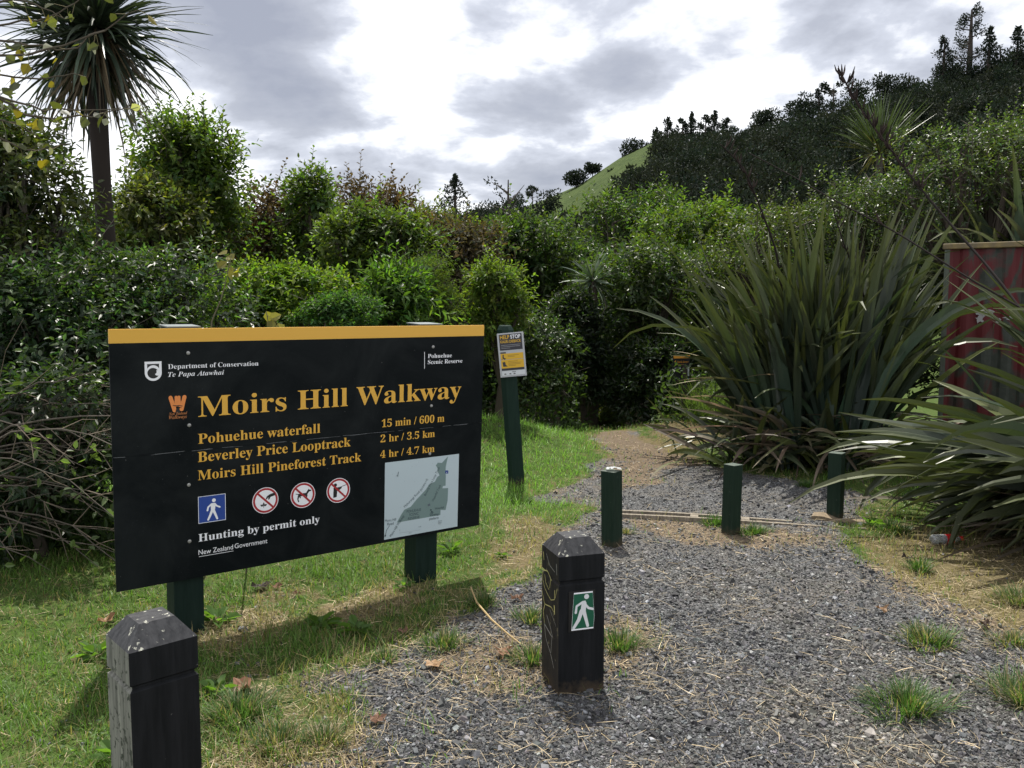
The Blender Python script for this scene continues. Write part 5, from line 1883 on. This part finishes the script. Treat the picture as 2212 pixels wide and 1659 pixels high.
def build_hill_wood():
    rs = np.random.default_rng(101)
    pasture = np.array([(1130, 470), (1240, 402), (1330, 344), (1405, 300), (1408, 312), (1345, 352), (1312, 386), (1290, 424), (1262, 430), (1250, 416), (1190, 445)], float)
    mb = MB()
    n = 3600
    px = rs.uniform(880, 2560, n)
    Y = rs.uniform(48, 119, n)
    x = (px - 1106) / FPX * Y
    z = terrain(x, Y)
    py = 675 - (z - EYE) * FPX / Y
    hh = rs.uniform(2.0, 4.6, n)
    d = np.max([inside_dist(pasture, px, py - f * hh * FPX / Y) for f in (0, .35, .7, 1.05)], 0)
    rpy = np.interp(px, RX, RY)
    keep = (d < -6) & (py - hh * FPX / Y > rpy - rs.uniform(18, 44, n))
    cnt = 0
    for i in np.nonzero(keep)[0]:
        h = hh[i]
        if Y[i] > 100 and px[i] < 1400:
            if px[i] > 1120:
                continue
        w = h * rs.uniform(.6, .95)
        o = np.array([x[i], Y[i], z[i] - .3])
        k = 2
        col = np.array(FARC) * rs.uniform(.65, 1.25) * np.array([rs.uniform(.85, 1.2), 1, rs.uniform(.9, 1.1)])
        for j in range(k):
            c = o + np.array([rs.normal() * w * .14, rs.normal() * w * .14, h * (.42 + .28 * j)])
            far_clumps(mb, rs, c, np.array([w * .5, w * .5, h * .30]) * (1 - .25 * j), 90, .32, col)
        cnt += 1
    o = mb.build('hill_woodland', M['far_leaf'])
    tag(o, 'dense dark woodland covering the hillside on the right', 'woodland', kind='stuff')
    # far treeline closing the valley behind the shrubs
    mb = MB()
    for i in range(260):
        px = rs.uniform(-300, 1300)
        Y = rs.uniform(30, 46)
        x = (px - 1106) / FPX * Y
        top = rs.uniform(480, 540) if px < 950 else rs.uniform(500, 600)
        zt = at(px, top, Y)[2]
        g = float(terrain(x, Y))
        h = zt - g
        w = h * rs.uniform(.35, .55)
        for j in range(3):
            far_clumps(mb, rs, np.array([x + rs.normal() * w * .2, Y, g + h * (.35 + .25 * j)]), np.array([w * .5, w * .5, h * .2]), 60, .45, np.array((.036, .052, .024)) * rs.uniform(.7, 1.4))
    o = mb.build('valley_woodland', M['far_leaf'])
    tag(o, 'dark green wood closing the valley behind the nearer shrubs', 'woodland', kind='stuff')


build_hill_wood()


# ------------------------------------------------------------------ ground cover: grass, stones, straw, tufts, weeds, leaves
def scatter(rs, n, x0, x1, y0, y1, power=1.0):
    """more points near the viewer"""
    u = rs.random(n)
    if power == 0:
        y = y0 + (y1 - y0) * u
    else:
        a, b = y0 ** -power, y1 ** -power
        y = (a + (b - a) * u) ** (-1 / power)
    x = rs.uniform(x0, x1, n) * (.35 + .65 * y / y1)
    return x, y


def build_ground_cover():
    rs = np.random.default_rng(111)
    # grass
    x, y = scatter(rs, 330000, -6.5, 7.0, 1.9, 11.5, .7)
    keep = (x > -4.6) & (x < 6.4)
    x, y = x[keep], y[keep]
    g, s = gravel_mask(x, y), straw_mask(x, y)
    pat = .5 + .5 * np.clip(wobble(x * .8 + 3, y * .8) * .9 + wobble(x * 2.6, y * 2.6) * .5, -1, 1)
    prob = (1 - g) * (1 - .45 * s) * (.30 + .7 * pat) + .10 * s * g
    mound = smooth01(5.6, 6.8, y) * smooth01(1.6, .6, x)
    prob = np.maximum(prob, mound * (1 - g))
    k = rs.random(len(x)) < prob
    x, y, s, mound, pat = x[k], y[k], s[k], mound[k], pat[k]
    n = len(x)
    z = terrain(x, y)
    L = rs.uniform(.028, .085, n) * (1 + .45 * mound) * (.75 + .5 * pat) * np.where(rs.random(n) < .06, 1.7, 1)
    W = rs.uniform(.0022, .0042, n) * (1 + .06 * y)
    dry = rs.random(n) < (.06 + .30 * (1 - pat) + .65 * s) * (1 - .85 * mound)
    col = np.where(dry[:, None], np.array([[.24, .20, .10]]), np.array([[.098, .180, .035]]) * (1 + .55 * mound[:, None])) * rs.uniform(.65, 1.35, (n, 1)) * np.array([[1, 1, 1]])
    mb = MB()
    ribbons(mb, np.stack([x, y, z - .004], 1), rs.random(n) * 6.28, rs.uniform(.45, 1.45, n), rs.uniform(.2, 1.4, n), L, W, 2, col, lambda t: np.array([1, .8, .08]))
    o = mb.build('grass', M['grass_blade'])
    tag(o, 'short green and dry grass around the sign and on the mound', 'grass', kind='stuff')

    # small broad ground leaves (clover, plantain) among the grass
    x, y = scatter(rs, 26000, -5.5, 2.5, 2.0, 7.5, .7)
    k = rs.random(len(x)) < (1 - gravel_mask(x, y)) * np.clip(wobble(x * 1.1, y * 1.1 + 5), 0, 1) * .75
    x, y = x[k], y[k]
    n = len(x)
    mb = MB()
    a = rs.random(n) * 6.28
    leaves(mb, np.stack([x, y, terrain(x, y) + rs.uniform(.005, .03, n)], 1), np.stack([np.cos(a), np.sin(a), rs.uniform(-.1, .5, n)], 1), rs.normal(size=(n, 3)) * .3 + [0, 0, 1], rs.uniform(.008, .024, n), rs.uniform(.008, .016, n),
           np.array([.075, .13, .035]) * rs.uniform(.6, 1.5, (n, 1)))
    tag(mb.build('clover', M['leaf']), 'low clover and small weeds among the grass', 'ground cover', kind='stuff')

    # dark low growth under the bushes behind the mound and at the left
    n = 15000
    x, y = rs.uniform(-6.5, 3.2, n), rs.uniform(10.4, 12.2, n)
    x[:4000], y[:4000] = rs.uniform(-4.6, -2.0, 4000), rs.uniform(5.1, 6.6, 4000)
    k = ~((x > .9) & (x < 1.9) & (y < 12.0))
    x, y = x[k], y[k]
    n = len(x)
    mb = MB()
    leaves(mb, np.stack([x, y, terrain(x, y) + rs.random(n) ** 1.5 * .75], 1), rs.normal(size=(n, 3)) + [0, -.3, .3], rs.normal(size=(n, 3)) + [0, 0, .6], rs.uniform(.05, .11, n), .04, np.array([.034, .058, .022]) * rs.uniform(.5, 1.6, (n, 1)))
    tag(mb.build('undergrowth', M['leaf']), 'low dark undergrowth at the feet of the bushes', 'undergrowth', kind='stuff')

    # crushed stone
    x, y = scatter(rs, 330000, -3.2, 6.0, 1.9, 9.2, 1.15)
    k = rs.random(len(x)) < np.clip(gravel_mask(x, y) * 1.05 * (1 - .55 * straw_mask(x, y)) + .02, 0, 1)
    x, y = x[k], y[k]
    n = len(x)
    r = .0023 * np.exp(rs.normal(size=n) * .48) * (1 + .06 * y)
    r = np.where(rs.random(n) < .006, r * 2.2, r)
    r = np.clip(r, .0015, .014)
    base = np.array([(-1, -1, -1), (1, -1, -1), (1, 1, -1), (-1, 1, -1), (-.75, -.75, 1), (.75, -.75, 1), (.75, .75, 1), (-.75, .75, 1)], float)
    v = base[None] * (1 + rs.normal(size=(n, 8, 3)) * .28) * (r[:, None, None] * rs.uniform(.6, 1.35, (n, 1, 3)) * np.array([1.15, 1, .75]))
    A = rs.normal(size=(n, 3, 3))
    A[:, :, 2] = A[:, :, 2] * .45 + np.array([0, 0, 1.0])
    q3 = unit(A[:, :, 2])
    q1 = unit(np.cross(q3, A[:, :, 0]))
    q2 = np.cross(q3, q1)
    R = np.stack([q1, q2, q3], -1)
    v = np.einsum('nij,nkj->nki', R, v) + np.stack([x, y, terrain(x, y) + r * .35], 1)[:, None]
    f = np.array([(0, 3, 2, 1), (4, 5, 6, 7), (0, 1, 5, 4), (1, 2, 6, 5), (2, 3, 7, 6), (3, 0, 4, 7)])
    F = (np.arange(n)[:, None, None] * 8 + f[None]).reshape(-1, 4)
    tone = np.exp(rs.normal(size=(n, 1)) * .58) * .066
    lowf = wobble(x * .55 + 2, y * .55) + .5 * wobble(x * 1.9, y * 1.9 + 3)
    tone = tone * np.exp(.20 * lowf)[:, None]
    col = np.clip(tone, .02, .34) * (1 + np.clip(lowf, 0, 1)[:, None] * np.array([[.10, .03, -.10]])) * np.array([[.975, 1.0, 1.045]]) * (1 + rs.normal(size=(n, 3)) * .03)
    mb = MB()
    mb.add(v.reshape(-1, 3), F, np.repeat(col, 8, 0))
    tag(mb.build('gravel_stones', M['stone']), 'loose crushed blue grey stone on the path', 'gravel', kind='stuff')

    # dry straw
    x, y = scatter(rs, 200000, -5.0, 6.5, 1.9, 10.5, .9)
    s, g = straw_mask(x, y), gravel_mask(x, y)
    pat = np.clip(.5 + wobble(x * 1.7 + 11, y * 1.7) * .7, 0, 1)
    k = rs.random(len(x)) < np.clip(s * .50 * (.3 + .7 * pat) + g * .12 * (.12 + 1.2 * pat ** 2) + .06 * (1 - g) * pat, 0, 1)
    x, y = x[k], y[k]
    n = len(x)
    mb = MB()
    ribbons(mb, np.stack([x, y, terrain(x, y) + rs.uniform(.004, .014, n)], 1), rs.random(n) * 6.28, rs.normal(size=n) * .10 + .06, rs.normal(size=n) * .15 + .1, rs.uniform(.015, .085, n) * np.where(rs.random(n) < .08, 2, 1), rs.uniform(.0008, .0022, n) * (1 + .06 * y), 3,
            np.array([.37, .30, .19]) * np.exp(rs.normal(size=(n, 1)) * .32), lambda t: np.array([1, 1, .9, .5]), azb=rs.normal(size=n) * .45, roll=rs.normal(size=n) * .5)
    tag(mb.build('dry_straw', M['straw']), 'dry grass clippings and straw strewn over gravel and bare ground', 'straw', kind='stuff')

    # grass tufts standing in the gravel
    for i, (px, py, r, hgt, lab, dry) in enumerate((
            (960, 1395, .15, .085, 'grass tuft at the gravel edge left of the graffiti bollard', .3),
            (1335, 1400, .17, .09, 'grass tuft growing close against the right foot of the graffiti bollard', .25),
            (1150, 1430, .12, .10, 'grass tuft growing close against the left foot of the graffiti bollard', .3),
            (1150, 1345, .13, .08, 'grass tuft behind the left side of the graffiti bollard', .25),
            (1045, 1308, .13, .07, 'flat grass tuft below the right sign post', .3),
            (830, 1425, .09, .06, 'small sparse grass tuft at the edge of the sign shadow', .3),
            (2005, 1385, .20, .09, 'round grass tuft on the right of the gravel, upper of the lone ones', .3),
            (1960, 1530, .21, .11, 'big lush grass tuft alone near the lower right corner', .15),
            (2195, 1390, .15, .06, 'low tuft between the two lone tufts at the right edge', .5),
            (2225, 1310, .22, .10, 'wide tuft leaning in from the right edge', .4),
            (2230, 1520, .22, .13, 'loose long bladed tuft at the lower right edge', .45),
            (1985, 1232, .08, .12, 'upright leafy green weed tuft in the dry grass below the bottle', .05),
            (1545, 1128, .17, .07, 'green tuft left of the middle thin bollard', .1),
            (1628, 1150, .16, .07, 'green tuft right of the middle thin bollard', .1),
            (1352, 1150, .09, .05, 'short dry tuft at the foot of the left thin bollard', .6),
            (1745, 1052, .10, .08, 'small bright tuft in the gravel before the flax', .1),
            (600, 1610, .20, .07, 'broad mixed tuft in the foreground right of the near bollard', .35),
            (700, 1605, .14, .07, 'pale tuft in the foreground beside the gravel', .4),
            (520, 1545, .2, .10, 'green tuft close to the near bollard', .2),
            (1930, 1150, .18, .08, 'green tuft at the right end of the timber edging', .2))):
        p = gr(px, py)
        root_z = float(terrain(p[0], p[1]))
        n = int(90 + 1500 * r * r * 9)
        hgt *= .8
        a = rs.random(n) * 6.28
        rr = r * rs.random(n) ** .6 * (1 + .35 * np.sin(2 * a + i) + .25 * np.sin(5 * a + 2 * i))
        bx = np.stack([np.cos(a) * rr * .62, np.sin(a) * rr * .62, np.full(n, -.004)], 1)
        el = 1.35 - rr / r * .65 + rs.normal(size=n) * .32
        isdry = rs.random(n) < dry
        col = np.where(isdry[:, None], np.array([[.24, .20, .12]]), np.array([[.060, .115, .032]])) * rs.uniform(.6, 1.4, (n, 1))
        mb = MB()
        ribbons(mb, bx, a + rs.normal(size=n) * .6, el, rs.uniform(.2, 1.3, n), hgt * rs.uniform(.6, 1.5, n), rs.uniform(.0025, .0045, n) * (.8 + .1 * p[1]), 4, col, lambda t: np.array([.9, 1, .9, .6, .06]))
        o = mb.build('grass_tuft', M['grass_blade'])
        o.location = (p[0], p[1], root_z)
        tag(o, lab, 'grass tuft', 'grass tufts around the gravel')

    # broad leaved weeds
    for i, (px, py, sz, lab) in enumerate(((470, 1345, .13, 'bright leafy weed right of the near sign post'), (690, 1352, .10, 'leafy weed in the sign shadow, left one of two'),
                                          (770, 1365, .10, 'leafy weed in the sign shadow, right one of two'), (975, 1195, .10, 'pale leafy weed right of the far sign post'),
                                          (470, 1500, .09, 'dark leafy weed behind the near bollard'), (1085, 1205, .06, 'single broad leaf weed on the grass by the far sign post'),
                                          (870, 1270, .07, 'small leafy weed in the grass left of the far sign post'), (1880, 1140, .10, 'grey green leafy weed at the end of the timber edging'),
                                          (210, 1420, .10, 'dark low weed patch left of the near bollard'), (250, 1640, .10, 'serrated leafy weed at the lower left corner'))):
        p = gr(px, py)
        n = 16
        a = np.arange(n) * 2.4
        mb = MB()
        el = rs.uniform(.2, 1.0, n)
        d = np.stack([np.cos(a) * np.cos(el), np.sin(a) * np.cos(el), np.sin(el)], 1)
        L = sz * rs.uniform(.5, 1.0, n)
        leaves(mb, d * L[:, None] * .35 + [0, 0, .005], d, np.tile([0, 0, 1.0], (n, 1)) + rs.normal(size=(n, 3)) * .3, L, L * .45, np.array([.075, .14, .035]) * rs.uniform(.7, 1.3, (n, 1)), fold=.3, droop=.3)
        for q in range(n):
            mb.tube([np.zeros(3), d[q] * L[q] * .36 + [0, 0, .005]], [.002, .0015], 4, (.09, .13, .04))
        o = mb.build('leafy_weed', M['leaf'])
        o.location = (p[0], p[1], float(terrain(p[0], p[1])))
        o.rotation_euler.z = rs.random() * 6
        tag(o, lab, 'weed', 'leafy weeds in the grass')

    # dry fallen leaves, curled and lobed
    for i, (px, py, sz, lab, c) in enumerate((
            (525, 1497, .105, 'large curled brown leaf right of the near bollard', (.23, .115, .065)),
            (1088, 1420, .085, 'pinkish brown leaf on the gravel left of the graffiti bollard', (.34, .19, .12)),
            (937, 1444, .085, 'pale tan leaf on the straw at the gravel edge', (.42, .27, .15)),
            (1117, 1304, .07, 'dark brown leaf behind the graffiti bollard', (.17, .085, .045)),
            (562, 1272, .09, 'nearly black curled leaf in the grass below the sign', (.045, .03, .025)),
            (596, 1272, .07, 'brown leaf lying beside the nearly black one', (.24, .13, .08)),
            (640, 1285, .05, 'small brown leaf under the middle of the sign', (.2, .12, .07)),
            (230, 1352, .075, 'tan leaf left of the near bollard top', (.36, .2, .11)),
            (900, 1190, .07, 'dark leaf in the grass left of the far sign post', (.07, .045, .03)),
            (815, 1568, .06, 'small curled brown leaf on the foreground gravel', (.2, .11, .07)),
            (2125, 1358, .055, 'dark brown crumpled leaf by the right tuft', (.06, .035, .02)),
            (1905, 1322, .06, 'thin brown leaf on the gravel right of centre', (.28, .17, .09)),
            (1960, 1212, .07, 'blackish leaf in the dry grass below the bottle', (.05, .035, .025)),
            (870, 1372, .05, 'small brown leaf at the tuft in the sign shadow', (.24, .14, .09)))):
        p = gr(px, py)
        k = 15
        th = np.linspace(0, 2 * math.pi, k, endpoint=False)
        rad = sz * .5 * (1 + .28 * np.cos(5 * th) + rs.normal(size=k) * .10)
        ca, cb = rs.uniform(.3, .8), rs.random() * 6
        ring = []
        for f in (.5, 1.0):
            X, Yv = np.cos(th) * rad * f, np.sin(th) * rad * f * .8
            ring.append(np.stack([X, Yv, .012 + sz * .36 * f * f * (.35 + ca * np.sin(2 * th + cb)) ** 2 + rs.normal(size=k) * .006 * f], 1))
        V = np.concatenate([[[0, 0, .010]], ring[0], ring[1]])
        F = [(0, 1 + j, 1 + (j + 1) % k) for j in range(k)] + [(1 + j, 1 + k + j, 1 + k + (j + 1) % k, 1 + (j + 1) % k) for j in range(k)]
        mb = MB()
        mb.add(V, F, np.array(c) * .7 * rs.uniform(.8, 1.2, (len(V), 1)))
        mb.tube([(-sz * .8, .01, .006), (-sz * .4, 0, .012), (0, 0, .011)], [.0014, .0016, .001], 4, np.array(c) * .8)
        o = mb.build('fallen_leaf', M['straw'])
        o.location = (p[0], p[1], float(terrain(p[0], p[1])) + .012)
        o.rotation_euler = (0, 0, rs.random() * 6.28)
        tag(o, lab, 'leaf', 'dry fallen leaves')

    # a bent dry stalk lying left of the graffiti bollard
    P = np.array([gr(*q) + [0, 0, .03] for q in ((1017, 1300), (1030, 1330), (1062, 1360), (1100, 1385), (1125, 1400))])
    P[:, 2] += [.05, .04, .02, .0, -.01]
    mb = MB()
    mb.tube(P, [.004, .005, .005, .004, .003], 6, (.42, .31, .15))
    tag(mb.build('dry_stalk', M['straw']), 'bent pale dry stalk on the gravel left of the graffiti bollard', 'stalk')


build_ground_cover()
